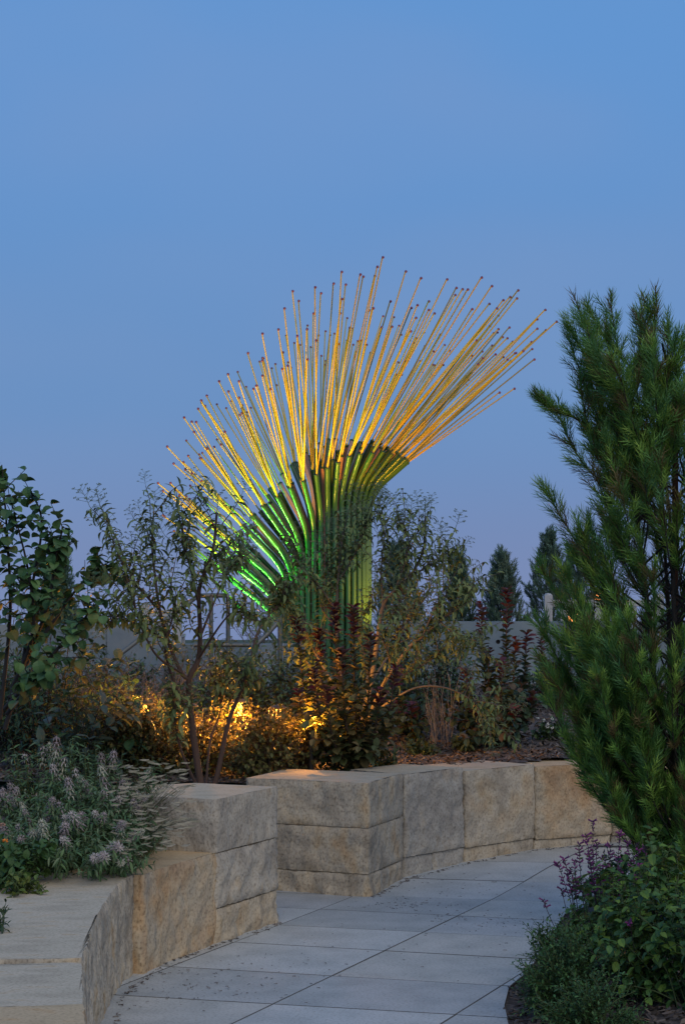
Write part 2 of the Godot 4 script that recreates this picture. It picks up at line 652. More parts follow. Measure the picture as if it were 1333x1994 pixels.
func spot_fixture(where: Vector3, aim: Vector3, color: Color, energy: float, angle: float, edge: float, label: String) -> void:
	var o := thing("ground_spotlight", label, "spotlight", where, "spotlights on the ground round the sculpture")
	var d := (aim - where).normalized()
	var t := Transform3D(frame(d), Vector3(0, 0.16, 0))
	var mb := MB.new()
	mb.tube([t * Vector3(0, 0, -0.12), t * Vector3(0, 0, 0.06), t * Vector3(0, 0, 0.065), t * Vector3(0, 0, 0.1)], [0.05, 0.055, 0.065, 0.065], 14, false)
	mb.tube([t * Vector3(0, 0, -0.122), t * Vector3(0, 0, -0.1)], [0.04, 0.05], 14)
	part("housing", mb.mesh(), mat(Color(0.03, 0.03, 0.03), 0.5, 0.4), o)
	var st := MB.new()
	st.tube([Vector3.ZERO, Vector3(0, 0.14, 0)], [0.012, 0.012], 8)
	part("stake", st.mesh(), mat(Color(0.03, 0.03, 0.03), 0.5, 0.4), o)
	var ln := MB.new()
	ln.tube([t * Vector3(0, 0, 0.078), t * Vector3(0, 0, 0.084)], [0.05, 0.05], 14)
	var glow := mat(Color(0.8, 0.8, 0.8), 0.4)
	glow.emission_enabled = true
	glow.emission = color
	glow.emission_energy_multiplier = 2.0
	part("lens", ln.mesh(), glow, o)
	var l := SpotLight3D.new()
	l.name = "beam"
	l.light_color = color
	l.light_energy = energy
	l.spot_angle = angle
	l.spot_angle_attenuation = edge
	l.spot_range = 30.0
	l.spot_attenuation = 2.0
	l.light_size = 0.05
	l.shadow_enabled = true
	l.transform = Transform3D(frame(-d), t * Vector3(0, 0, 0.11))
	o.add_child(l)


func path_light(where: Vector3, energy: float, label: String) -> void:      # a low post with a glowing band under a small cap
	var o := thing("path_light", label, "garden light", where, "low garden lights among the shrubs")
	var metal := mat(Color(0.04, 0.038, 0.035), 0.6)
	var mb := MB.new()
	mb.tube([Vector3.ZERO, Vector3(0, 0.40, 0)], [0.016, 0.016], 10)
	part("post", mb.mesh(), mat(Color(0.03, 0.028, 0.026), 0.6), o)
	var hat := MB.new()
	hat.lathe(Vector3.ZERO, [[0.004, 0.495], [0.03, 0.490], [0.058, 0.476], [0.06, 0.469], [0.004, 0.471]], 20)
	part("cap", hat.mesh(), metal, o)
	var bulb := MB.new()
	bulb.lathe(Vector3.ZERO, [[0.004, 0.402], [0.016, 0.404], [0.017, 0.435], [0.016, 0.466], [0.004, 0.468]], 14)
	var glow := mat(Color(0.9, 0.8, 0.6), 0.4)
	glow.emission_enabled = true
	glow.emission = Color(1.0, 0.66, 0.235)
	glow.emission_energy_multiplier = 3.0
	part("bulb", bulb.mesh(), glow, o)
	var l := OmniLight3D.new()
	l.name = "glow"
	l.light_color = Color(1.0, 0.66, 0.235)
	l.light_energy = energy
	l.omni_range = 12.0
	l.omni_attenuation = 2.0
	l.light_size = 0.015
	l.shadow_enabled = true
	l.position = Vector3(0, 0.436, 0)
	o.add_child(l)


func globe_lamp(where: Vector3, r: float, high: float, energy: float, label: String) -> void:
	var o := thing("globe_lamp", label, "lamp", where, "amber lamps behind the white bench")
	var mb := MB.new()
	mb.tube([Vector3.ZERO, Vector3(0, high - r * 0.9, 0)], [0.03, 0.025], 10)
	mb.lathe(Vector3(0, high - r, 0), [[0.02, -0.04], [r * 0.7, -0.02], [r * 0.7, 0.02], [0.02, 0.03]], 14)
	part("post", mb.mesh(), mat(Color(0.04, 0.04, 0.045), 0.5, 0.5), o)
	var g := MB.new()
	g.ball(Vector3(0, high, 0), Vector3.ONE * r, 10, 14)
	var glow := mat(Color(0.9, 0.75, 0.5), 0.4)
	glow.emission_enabled = true
	glow.emission = Color(1.0, 0.56, 0.16)
	glow.emission_energy_multiplier = 3.0
	part("globe", g.mesh(), glow, o)
	var l := OmniLight3D.new()
	l.name = "glow"
	l.light_color = Color(1.0, 0.56, 0.16)
	l.light_energy = energy
	l.omni_range = 15.0
	l.omni_attenuation = 2.0
	l.light_size = r * 0.6
	l.shadow_enabled = true
	l.position = Vector3(0, high, 0)
	o.add_child(l)


# ---------------------------------------------------------------- plants
func stem_tube(mb: MB, pts: Array, r0: float, r1: float, sides := 5) -> void:
	var r: Array = []
	for i in pts.size():
		r.append(lerpf(r0, r1, float(i) / (pts.size() - 1)))
	mb.tube(pts, r, sides)


func sweep(from: Vector3, to: Vector3, sag := 0.0, wobble := 0.03, parts := 3) -> Array:      # an uneven stem between two points
	var p: Array = [from]
	var l := from.distance_to(to)
	for i in range(1, parts):
		var t := float(i) / parts
		p.append(from.lerp(to, t) + Vector3.UP * sag * sin(PI * t) + rand_dir() * wobble * l)
	p.append(to)
	return curve(p, 4)


func pairs(out: Array, pts: Array, t0: float, gap: float, size0: float, size1: float, lift: float, spiral := false) -> void:
	# leaves up a stem, in crossed pairs or a spiral; lift: how far they point along the stem
	var l := length_of(pts)
	var s := t0 * l
	var turn := rng.randf() * TAU
	while s < l:
		var q := along(pts, s / l)
		var d: Vector3 = q[1]
		var side := d.cross(Vector3(0.2, 0.1, 1.0)).normalized()
		for k in (1 if spiral else 2):
			var a := turn + PI * k + rng.randf_range(-0.35, 0.35)
			var o := side * cos(a) + d.cross(side) * sin(a)
			var dir := (o + d * (lift + rng.randf_range(-0.25, 0.25))).normalized()
			if rng.randf() < 0.92:
				var size := lerpf(size0, size1, s / l) * rng.randf_range(0.75, 1.15)
				out.append(Transform3D(frame(dir, Vector3.UP if absf(dir.y) < 0.9 else d).scaled_local(Vector3.ONE * size) * Basis(Vector3.BACK, rng.randf_range(-0.5, 0.5)), q[0]))
		turn += 2.4 if spiral else PI * 0.5
		s += gap * rng.randf_range(0.75, 1.25)


func panicle() -> ArrayMesh:                                   # an open spray of buds on fine stalks
	var mb := MB.new()
	stem_tube(mb, [Vector3.ZERO, Vector3(0.004, 0, 0.05), Vector3(0, 0.003, 0.1)], 0.0016, 0.001, 4)
	for i in 11:
		var z := 0.02 + 0.008 * i
		var a := i * 2.4
		var l := 0.04 * (1.2 - z * 7.0) + 0.012
		var e := Vector3(cos(a) * l, sin(a) * l, z + 0.02)
		stem_tube(mb, [Vector3(0, 0, z), e], 0.0011, 0.0009, 3)
		for j in 4:
			var b := e + Vector3(cos(a + j * 1.7), sin(a + j * 1.7), 0.5) * 0.007
			stem_tube(mb, [e, b], 0.0009, 0.0008, 3)
			mb.ball(b, Vector3(0.0026, 0.0026, 0.0036), 3, 5)
	return mb.mesh()


func seven_son(label: String, base: Vector3, stems: Array, tints: Array, bark: Material, bud: Material, twig_count: int, size := 1.0) -> void:
	# an open small tree: several crooked stems, long hooked leaves in pairs, sprays of buds at the tips. stems: [points, radius, leafy from]
	var o := thing("small_tree", label, "tree", base)
	var tm := MB.new()
	var places: Array = []
	var tips: Array = []
	for s in stems:
		var pts := curve(s[0], 6)
		stem_tube(tm, pts, s[1], s[1] * 0.3, 7)
		pairs(places, pts, s[2] * 0.8, 0.036, 1.1 * size, 0.95 * size, 0.35)
		tips.append([pts[pts.size() - 1], along(pts, 0.99)[1]])
		for k in twig_count:
			var t := lerpf(s[2] * 0.85, 0.97, (k + rng.randf()) / twig_count)
			var q := along(pts, t)
			var d: Vector3 = (q[1] * 0.9 + rand_dir() * 0.9 + Vector3.UP * 0.35).normalized()
			var l := rng.randf_range(0.12, 0.3)
			var tw := sweep(q[0], q[0] + d * l, 0.01, 0.05)
			stem_tube(tm, tw, 0.0035, 0.0016, 4)
			pairs(places, tw, 0.15, 0.03, 1.1 * size, 0.9 * size, 0.35)
			if rng.randf() < 0.55:
				tips.append([tw[tw.size() - 1], d])
	built("trunk", tm, bark, o)
	var shapes := [leaf(0.085, 0.024, 1.4, 0.35, 0.38, 6), leaf(0.09, 0.022, 1.9, 0.3, 0.4, 6, 0.002), leaf(0.075, 0.024, 1.0, 0.4, 0.36, 6)]
	leaves_on(o, shapes, tints, places)
	var pm := panicle()
	for t in tips:
		var b := frame((t[1] + Vector3.UP * 0.5).normalized()) * Basis(Vector3.BACK, rng.randf() * TAU)
		part("flower_spray", pm, bud, o, Transform3D(b.scaled_local(Vector3.ONE * rng.randf_range(0.7, 1.15)), t[0] - base))


func smoke_bush(label: String, base: Vector3, stalks: Array, purple_from: float, tints: Array, tips: Array, bark: Material) -> void:
	# upright wands closely set with round leaves, dark purple at the tips
	var o := thing("smoke_bush", label, "shrub", base)
	var tm := MB.new()
	var low: Array = []
	var high: Array = []
	for s in stalks:
		var top: Vector3 = s
		var from := base + Vector3(rng.randf_range(-0.06, 0.06), 0, rng.randf_range(-0.06, 0.06))
		var mid := Vector3(lerpf(from.x, top.x, 0.75), lerpf(from.y, top.y, 0.4), lerpf(from.z, top.z, 0.75))
		var pts := curve([from, mid, top], 8)
		stem_tube(tm, pts, 0.009, 0.003, 6)
		var all: Array = []
		pairs(all, pts, 0.12, 0.0075, 1.0, 0.75, 0.6, true)
		var cut: float = top.y - purple_from * (top.y - base.y) * rng.randf_range(0.7, 1.3)
		for t in all:
			(high if t.origin.y > cut else low).append(t)
		for k in 5:                                              # side shoots low down
			var q := along(pts, rng.randf_range(0.15, 0.6))
			var d: Vector3 = (q[1] * 0.5 + rand_dir() * Vector3(1, 0.5, 1) + Vector3.UP * 0.2).normalized()
			var tw := sweep(q[0], q[0] + d * rng.randf_range(0.12, 0.28))
			stem_tube(tm, tw, 0.004, 0.002, 4)
			pairs(low, tw, 0.2, 0.02, 0.95, 0.8, 0.5, true)
	built("stems", tm, bark, o)
	var shapes := [leaf(0.085, 0.06, 0.5, 0.3, 0.55, 4), leaf(0.076, 0.055, 0.25, 0.45, 0.5, 4)]
	leaves_on(o, shapes, tips, high, 120, 0.5, 0.3, "purple_leaf", "purple_leaves")
	leaves_on(o, shapes, tints, low, 180)


func clump(called: String, label: String, category: String, base: Vector3, rad: Vector3, stems: int, gap: float, shapes: Array, tints: Array, stem_mat: Material, lift := 0.6, spiral := true, single := 0, group := "", sub := 4, through := 0.35) -> Node3D:
	# a rounded shrub or perennial: many stems from the base to points on a half dome, leafy for the outer part
	var o := thing(called, label, category, base, group)
	var tm := MB.new()
	var places: Array = []
	for i in stems:
		var u := rand_dir()
		u.y = absf(u.y)
		var end := base + Vector3(u.x * rad.x, 0.15 * rad.y + u.y * rad.y * 0.85, u.z * rad.z) * rng.randf_range(0.7, 1.06)
		var from := base + Vector3(u.x * rad.x * 0.25, -0.02, u.z * rad.z * 0.25) * rng.randf()
		var mid := Vector3(lerpf(from.x, end.x, 0.4), lerpf(from.y, end.y, 0.6), lerpf(from.z, end.z, 0.4)) + rand_dir() * 0.03
		var pts := curve([from, mid, end], 5)
		stem_tube(tm, pts, 0.004, 0.0015, 4)
		pairs(places, pts, 0.25, gap, 1.0, 0.75, lift, spiral)
		for k in sub:
			var q := along(pts, rng.randf_range(0.35, 0.95))
			var tw := sweep(q[0], q[0] + (q[1] + rand_dir() * 0.9).normalized() * rng.randf_range(0.2, 0.5) * rad.y * 0.6)
			stem_tube(tm, tw, 0.002, 0.001, 3)
			pairs(places, tw, 0.15, gap, 1.0, 0.75, lift, spiral)
	built("stems", tm, stem_mat, o)
	leaves_on(o, shapes, tints, places, single, 0.5, through)
	return o


func spray(length: float, needles: int, reach: float, wide: float, open: float) -> ArrayMesh:     # a shoot with fine needles
	var mb := MB.new()
	stem_tube(mb, [Vector3.ZERO, Vector3(0.004, 0, length * 0.5), Vector3(0, 0.004, length)], wide * 0.55, wide * 0.3, 3)
	for i in needles:
		var t := float(i) / needles
		var a := i * 2.4
		var s := Vector3(cos(a), sin(a), 0)
		var p := Vector3(0, 0, length * (0.05 + 0.95 * t))
		var l := reach * (1.0 - 0.35 * t) * rng.randf_range(0.8, 1.15)
		var m := p + s * l * 0.35 * open + Vector3(0, 0, l * 0.45)
		var e := p + s * l * 0.55 * open + Vector3(0, 0, l * 0.95)
		var w := s.cross(Vector3.BACK).normalized() * wide * 0.5
		mb.tri(p - w, p + w, m + w)
		mb.tri(p - w, m + w, m - w)
		mb.tri(m - w, m + w, e)
	return mb.mesh()


func feathery_tree(label: String, base: Vector3, bark: Material) -> void:
	var o := thing("feathery_conifer", label, "tree", base)
	# the crown's middle line and radius at heights, in metres
	var cx := [[0.0, 1.66], [0.5, 1.63], [0.9, 1.60], [1.4, 1.60], [1.9, 1.58], [2.2, 1.55], [2.45, 1.50], [2.7, 1.44], [2.95, 1.39], [3.2, 1.35]]
	var cr := [[0.2, 0.14], [0.45, 0.21], [0.7, 0.32], [0.95, 0.43], [1.15, 0.55], [1.45, 0.57], [1.7, 0.55], [1.95, 0.50], [2.2, 0.42], [2.45, 0.37], [2.7, 0.37], [2.95, 0.33], [3.05, 0.22], [3.14, 0.06]]
	var tm := MB.new()
	var lines: Array = []
	for k in 4:                                                # several leaders from one foot
		var p: Array = []
		for i in 9:
			var h := i * 0.36
			var w := 0.05 + 0.1 * smooth(0.3, 2.6, h)
			p.append(Vector3(table(cx, h) + w * cos(k * 1.6), h, base.z + w * sin(k * 1.6)))
		p.resize([9, 8, 8, 7][k])
		var c := curve(p, 4)
		stem_tube(tm, c, 0.022, 0.006, 7)
		lines.append(c)
	var greens := [Color(0.104, 0.231, 0.051), Color(0.148, 0.290, 0.058), Color(0.084, 0.189, 0.051), Color(0.232, 0.376, 0.072), Color(0.094, 0.223, 0.080), Color(0.126, 0.103, 0.043)]
	var places: Array = []
	for i in 345:
		var h := 0.2 + 2.95 * pow((i + rng.randf()) / 295.0, 0.92) * 0.965
		var a := i * 2.4 + rng.randf_range(-0.4, 0.4)
		if i >= 295:
			h = 0.75 + 0.85 * (i - 295) / 50.0
			a = PI + rng.randf_range(-1.1, 1.1)
		var r := table(cr, h) * rng.randf_range(0.55, 1.05) * (1.02 + 0.5 * noise.get_noise_2d(h * 2.6 + 3.0, a * 0.0 + cos(a) * 1.6 + sin(a) * 2.3))
		if h > 1.8 and rng.randf() < 0.22:
			continue
		if Vector2(table(cx, h) + r * cos(a), h).distance_to(Vector2(1.27, 1.63)) < 0.08 or Vector2(table(cx, h) + r * cos(a), h).distance_to(Vector2(1.09, 1.63)) < 0.09:
			continue
		var end := Vector3(table(cx, h) + r * cos(a), h, base.z + r * sin(a))
		var line: Array = lines[i % 4]
		var from_h := maxf(0.08, h - rng.randf_range(0.25, 0.4) - r * 0.55)
		from_h = minf(from_h, line[line.size() - 1].y - 0.05)
		var from: Vector3 = along(line, clampf(from_h / line[line.size() - 1].y, 0.02, 0.98))[0]
		var mid := Vector3(lerpf(from.x, end.x, 0.62), lerpf(from.y, end.y, 0.42), lerpf(from.z, end.z, 0.62)) + rand_dir() * 0.03
		var pts := curve([from, mid, end], 7)
		stem_tube(tm, pts, 0.007, 0.002, 4)
		var l := length_of(pts)
		var n := int(l / 0.026)
		for k in n:
			var t := lerpf(0.42, 1.0, float(k) / n)
			var q := along(pts, t)
			var u := rand_dir()
			var d: Vector3 = (q[1] * 1.0 + u * 0.75 + Vector3.UP * 0.25).normalized()
			if k >= n - 2:
				d = (q[1] + u * 0.25).normalized()
			places.append(Transform3D(frame(d).scaled_local(Vector3.ONE * rng.randf_range(0.55, 1.1)), q[0]))
	for k in 46:                                               # a long bare-footed shoot or two standing out to the left
		var q := along([at(1165, 850, 8.5), at(1120, 815, 8.45), at(1075, 800, 8.42), at(1045, 778, 8.4)], 0.2 + 0.8 * k / 46.0)
		places.append(Transform3D(frame((q[1] + rand_dir() * 0.5 + Vector3.UP * 0.4).normalized()).scaled_local(Vector3.ONE * 0.6), q[0]))
	stem_tube(tm, curve([at(1230, 960, 8.5), at(1165, 850, 8.5), at(1120, 815, 8.45), at(1075, 800, 8.42), at(1045, 778, 8.4)], 4), 0.006, 0.002, 4)
	built("trunk", tm, bark, o)
	scatter("crown", spray(0.10, 28, 0.062, 0.0037, 0.95), tinted_leaf_mat(0.5, 0.6), places.slice(0, places.size() / 2), greens, o)
	scatter("crown", spray(0.12, 26, 0.068, 0.0036, 1.2), tinted_leaf_mat(0.5, 0.6), places.slice(places.size() / 2), greens, o)


func juniper(label: String, base: Vector3, high: float, wide: float, shape: Mesh, material: Material, tints: Array, bark: Material, count := 900) -> void:
	var o := thing("juniper_tree", label, "tree", base, "")
	var tm := MB.new()
	stem_tube(tm, [base, base + Vector3(0.02, high * 0.5, 0), base + Vector3(-0.01, high * 0.96, 0)], 0.05, 0.008, 7)
	var places: Array = []
	var lean := rng.randf_range(-0.04, 0.04)
	for i in 90:
		var t := pow((i + rng.randf()) / 90.0, 0.9)
		var a := i * 2.4
		var r := wide * 0.5 * (1.0 - pow(t, 1.9)) * rng.randf_range(0.55, 1.25) + 0.03
		var h := high * (0.08 + 0.92 * t)
		var from := base + Vector3(0, maxf(0.1, h - r * 0.9 - 0.15), 0)
		var end := base + Vector3(r * cos(a) + lean * t, h, r * sin(a))
		var pts := curve([from, from.lerp(end, 0.5) + Vector3(r * 0.2 * cos(a), -0.02, r * 0.2 * sin(a)), end], 4)
		stem_tube(tm, pts, 0.008, 0.003, 3)
		for k in count / 90:
			var q := along(pts, lerpf(0.25, 1.0, (k + rng.randf()) / (count / 90.0)))
			places.append(Transform3D(frame((q[1] + rand_dir() * 0.7 + Vector3.UP * 0.2).normalized()).scaled_local(Vector3.ONE * rng.randf_range(0.6, 1.2)), q[0]))
	built("trunk", tm, bark, o)
	scatter("crown", shape, material, places, tints, o)


func flower_whorl() -> ArrayMesh:                              # bee balm: drooping pale bracts in two tiers round a small head
	var mb := MB.new()
	for tier in 2:
		var y := 0.028 * tier
		for i in 8:
			var a := TAU * i / 8 + tier * 0.4
			var o := Vector3(cos(a), 0, sin(a))
			var w := o.cross(Vector3.UP) * 0.0036
			var l := 0.036 - 0.008 * tier
			var p := o * 0.005 + Vector3.UP * y
			var m := o * l * 0.62 + Vector3.UP * (y + 0.006)
			var e := o * l + Vector3.UP * (y - 0.016)
			mb.tri(p, m + w, m - w)
			mb.tri(m + w, e, m - w)
		mb.ball(Vector3(0, y + 0.006, 0), Vector3(0.008, 0.007, 0.008), 4, 7)
	for i in 6:                                                # small upright leaves above
		var a := TAU * i / 6 + 0.3
		var o := Vector3(cos(a), 0, sin(a))
		var w := o.cross(Vector3.UP) * 0.003
		mb.tri(Vector3(0, 0.03, 0) - w, Vector3(0, 0.03, 0) + w, Vector3(0, 0.052, 0) + o * 0.016)
	return mb.mesh()


func seed_comb() -> ArrayMesh:                                 # grama grass: a one-sided eyelash of seeds
	var mb := MB.new()
	stem_tube(mb, [Vector3.ZERO, Vector3(0, 0.002, 0.018), Vector3(0, -0.002, 0.04)], 0.0009, 0.0007, 3)
	for i in 16:
		var z := 0.002 + 0.0024 * i
		var l := 0.0075 * (1.0 - absf(i - 7.5) / 12.0)
		for s in [-1.0, 1.0]:
			mb.tri(Vector3(0, 0, z), Vector3(0.0008, 0, z + 0.0026), Vector3(s * 0.002, -l, z + 0.004))
	return mb.mesh()


func salvia_flower() -> ArrayMesh:                             # a dark calyx and a purple two-lipped tube
	var mb := MB.new()
	mb.tube([Vector3.ZERO, Vector3(0, 0.001, 0.006), Vector3(0, 0, 0.014), Vector3(0, -0.001, 0.022)], [0.0012, 0.003, 0.0035, 0.0042], 5)
	mb.tri(Vector3(-0.003, 0.002, 0.02), Vector3(0.003, 0.002, 0.02), Vector3(0, 0.007, 0.029))
	mb.tri(Vector3(-0.004, -0.002, 0.02), Vector3(0.004, -0.002, 0.02), Vector3(0, -0.01, 0.028))
	return mb.mesh()


# ---------------------------------------------------------------- the scene
func _ready() -> void:
	rng.seed = 20240611
	noise.seed = 7
	noise.frequency = 1.0
	noise.fractal_octaves = 3
	noise.noise_type = FastNoiseLite.TYPE_SIMPLEX_SMOOTH

	# camera: level, the lens shifted up as in an architectural photograph
	var cam := Camera3D.new()
	cam.name = "camera"
	cam.position = Vector3(0, EYE, 0)
	cam.keep_aspect = Camera3D.KEEP_HEIGHT
	cam.projection = Camera3D.PROJECTION_FRUSTUM
	cam.set_frustum(0.1 * 1994.0 / FOCAL, Vector2(0, 0.1 * (1180.0 - 997.0) / FOCAL), 0.1, 1500.0)
	add_child(cam)
	cam.current = true

	# dusk: an even blue sky, a trace of warm skylight with no edge to its shadows
	var sky_image := Image.create(512, 256, false, Image.FORMAT_RGBF)
	var sn := FastNoiseLite.new()
	sn.seed = 3
	sn.frequency = 1.4
	sn.fractal_octaves = 4
	for j in 256:
		var e := 90.0 - (j + 0.5) / 256.0 * 180.0
		for i in 512:
			var az := TAU * i / 512.0
			var up := maxf(e, 0.0)
			var c := Color(0.188, 0.25, 0.45).lerp(Color(0.146, 0.282, 0.54), smooth(0.0, 7.0, up))
			c = c.lerp(Color(0.124, 0.30, 0.63), smooth(5.0, 18.0, up))
			c = c.lerp(Color(0.07, 0.19, 0.44), smooth(20.0, 75.0, up))
			var d := Vector3(cos(az) * cos(deg_to_rad(e)), sin(deg_to_rad(e)) * 3.2, sin(az) * cos(deg_to_rad(e)))
			var w := sn.get_noise_3dv(d * 1.5) * 0.5 + 0.5
			c = c.lerp(Color(0.225, 0.32, 0.545), 0.34 * smooth(0.35, 0.85, w) * smooth(-2.0, 6.0, e))
			sky_image.set_pixel(i, j, c)
	var pano := PanoramaSkyMaterial.new()
	pano.panorama = ImageTexture.create_from_image(sky_image)
	var sky := Sky.new()
	sky.sky_material = pano
	var env := Environment.new()
	env.background_mode = Environment.BG_SKY
	env.sky = sky
	env.tonemap_mode = Environment.TONE_MAPPER_LINEAR
	env.tonemap_exposure = 1.0
	env.sdfgi_enabled = true
	env.ssao_enabled = true
	env.ssil_enabled = true
	var we := WorldEnvironment.new()
	we.name = "dusk"
	we.environment = env
	add_child(we)
	var sun := DirectionalLight3D.new()
	sun.name = "last_daylight"
	sun.light_color = Color(1.0, 0.93, 0.80)
	sun.light_energy = 0.5
	sun.light_angular_distance = 70.0
	sun.shadow_enabled = true
	sun.sky_mode = DirectionalLight3D.SKY_MODE_LIGHT_ONLY
	sun.transform = Transform3D(frame(Vector3(0.42, 0.78, 0.9)), Vector3(0, 8, 0))
	add_child(sun)

	# ---- materials of the setting
	var patches := noise_tex(0.011, 5, 11, [[0.22, 0.30, 0.255, 0.20], [0.40, 0.43, 0.37, 0.29], [0.56, 0.50, 0.43, 0.335], [0.70, 0.50, 0.40, 0.275], [0.84, 0.44, 0.31, 0.185]])
	var grey_patches := noise_tex(0.012, 5, 23, [[0.22, 0.29, 0.26, 0.225], [0.48, 0.395, 0.36, 0.31], [0.70, 0.46, 0.42, 0.36], [0.86, 0.43, 0.345, 0.25]])
	var rust_patches := noise_tex(0.010, 5, 37, [[0.25, 0.42, 0.36, 0.275], [0.42, 0.47, 0.385, 0.275], [0.56, 0.47, 0.345, 0.22], [0.70, 0.43, 0.28, 0.155], [0.86, 0.34, 0.205, 0.11]])
	var grain := noise_tex(0.045, 5, 5, [[0.18, 0.44, 0.42, 0.40], [0.34, 0.78, 0.77, 0.76], [0.54, 1.0, 1.0, 1.0]])
	var relief := noise_tex(0.03, 5, 8, [])
	var fine := noise_tex(0.11, 4, 15, [])
	var streaks := noise_tex(0.012, 5, 29, [[0.2, 0.45, 0.395, 0.315], [0.45, 0.51, 0.455, 0.365], [0.65, 0.54, 0.475, 0.385], [0.85, 0.50, 0.40, 0.28]])
	var speck := noise_tex(0.09, 4, 43, [[0.15, 0.66, 0.65, 0.63], [0.4, 0.93, 0.93, 0.93], [0.7, 1.0, 1.0, 1.0]])
	var sets: Array = []
	for i in 9:
		var m := StandardMaterial3D.new()
		m.albedo_texture = [patches, grey_patches, rust_patches][i % 3]
		m.uv1_triplanar = true
		m.uv1_scale = Vector3(0.7, 0.42, 0.7)
		m.uv1_offset = Vector3(0.37 * i, 0.21 * i, 0.53 * i)
		m.detail_enabled = true
		m.detail_blend_mode = BaseMaterial3D.BLEND_MODE_MUL
		m.detail_albedo = grain
		m.detail_uv_layer = BaseMaterial3D.DETAIL_UV_2
		m.uv2_triplanar = true
		m.uv2_scale = Vector3(2.6, 1.9, 2.6)
		m.heightmap_enabled = true
		m.heightmap_texture = relief
		m.heightmap_scale = 1.6
		m.roughness = 0.92
		m.metallic_specular = 0.25
		var t := StandardMaterial3D.new()
		t.albedo_texture = streaks
		t.uv1_triplanar = true
		t.uv1_scale = Vector3(0.6, 0.5, 1.25)
		t.uv1_offset = Vector3(0.31 * i, 0.1, 0.47 * i)
		t.detail_enabled = true
		t.detail_blend_mode = BaseMaterial3D.BLEND_MODE_MUL
		t.detail_albedo = speck
		t.detail_uv_layer = BaseMaterial3D.DETAIL_UV_2
		t.uv2_triplanar = true
		t.uv2_scale = Vector3(1.2, 1.2, 2.2)
		t.albedo_color = Color(1.0, 0.985, 0.96) if i % 3 != 2 else Color(1.0, 0.93, 0.83)
		t.roughness = 0.85
		t.metallic_specular = 0.3
		sets.append([m, t])
	var slabs: Array = []
	var mottling := noise_tex(0.010, 5, 41, [[0.2, 0.41, 0.43, 0.435], [0.5, 0.465, 0.485, 0.49], [0.8, 0.51, 0.525, 0.53]], 1024)
	for i in 4:
		var m := StandardMaterial3D.new()
		m.albedo_texture = mottling
		m.albedo_color = [Color(1, 1, 1), Color(0.95, 0.95, 0.96), Color(0.985, 0.97, 0.95), Color(0.92, 0.925, 0.93)][i]
		m.uv1_triplanar = true
		m.uv1_world_triplanar = true
		m.uv1_scale = Vector3(0.33, 0.33, 0.33)
		m.uv1_offset = Vector3(0.23 * i, 0, 0.41 * i)
		m.detail_enabled = true
		m.detail_blend_mode = BaseMaterial3D.BLEND_MODE_MUL
		m.detail_albedo = speck
		m.detail_uv_layer = BaseMaterial3D.DETAIL_UV_2
		m.uv2_triplanar = true
		m.uv2_world_triplanar = true
		m.uv2_scale = Vector3(1.3, 1.3, 1.3)
		m.heightmap_enabled = true
		m.heightmap_texture = fine
		m.heightmap_scale = 0.12
		m.roughness = 0.55
		m.metallic_specular = 0.5
		slabs.append(m)
	var mulch_tex := noise_tex(0.05, 4, 51, [[0.2, 0.03, 0.023, 0.021], [0.5, 0.065, 0.051, 0.046], [0.8, 0.11, 0.09, 0.08]])
	var mulch := StandardMaterial3D.new()
	mulch.albedo_texture = mulch_tex
	mulch.uv1_triplanar = true
	mulch.uv1_world_triplanar = true
	mulch.uv1_scale = Vector3(1.1, 1.1, 1.1)
	mulch.roughness = 0.95
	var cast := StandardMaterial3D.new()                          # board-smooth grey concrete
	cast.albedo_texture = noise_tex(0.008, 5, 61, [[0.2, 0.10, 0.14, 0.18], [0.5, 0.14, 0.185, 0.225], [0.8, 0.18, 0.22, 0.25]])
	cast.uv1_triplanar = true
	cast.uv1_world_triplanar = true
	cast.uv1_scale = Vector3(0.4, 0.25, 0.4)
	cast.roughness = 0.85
	var grass_tex := noise_tex(0.02, 4, 71, [[0.2, 0.03, 0.045, 0.018], [0.8, 0.07, 0.085, 0.035]])
	var turf := StandardMaterial3D.new()
	turf.albedo_texture = grass_tex
	turf.uv1_triplanar = true
	turf.uv1_world_triplanar = true
	turf.uv1_scale = Vector3(0.2, 0.2, 0.2)
	turf.roughness = 0.95

	# ---- ground: one sheet that falls away behind the terrace
	var gm := MB.new()
	var zs := [60.0, 10.0, 0.0, -6.0, -12.0, -17.0, -17.35, -22.0, -30.0, -38.0, -46.0, -60.0, -80.0, -110.0, -150.0, -260.0, -420.0, -700.0]
	var xs := [-420.0, -200.0, -90.0, -40.0, -20.0, -9.0, 0.0, 9.0, 20.0, 40.0, 90.0, 200.0, 420.0]
	var gy := func(x: float, z: float) -> float: return -0.14 if z > -17.1 else lerpf(0.45, -12.0, smooth(44.0, 150.0, -z))
	for i in xs.size() - 1:
		for j in zs.size() - 1:
			var q: Array[Vector3] = []
			for c in [[0, 0], [1, 0], [1, 1], [0, 1]]:
				q.append(Vector3(xs[i + c[0]], gy.call(xs[i + c[0]], zs[j + c[1]]), zs[j + c[1]]))
			var nn := (q[1] - q[0]).cross(q[3] - q[0]).normalized()
			if nn.y < 0: nn = -nn
			gm.quad_out(q[0], q[1], q[2], q[3], nn)
	structure("ground", gm.mesh(), turf)

	build_path(slabs, mat(Color(0.085, 0.084, 0.08), 0.95))

	# ---- planting beds
	var main_poly := PackedVector2Array([Vector2(-9, -10.2), Vector2(-0.75, -10.2), Vector2(-0.2, -9.95), Vector2(0.17, -10.15), Vector2(0.56, -10.80), Vector2(1.10, -11.32), Vector2(1.68, -11.63), Vector2(2.6, -11.7), Vector2(3.45, -11.45), Vector2(9, -10.6), Vector2(9, -17.3), Vector2(-9, -17.3)])
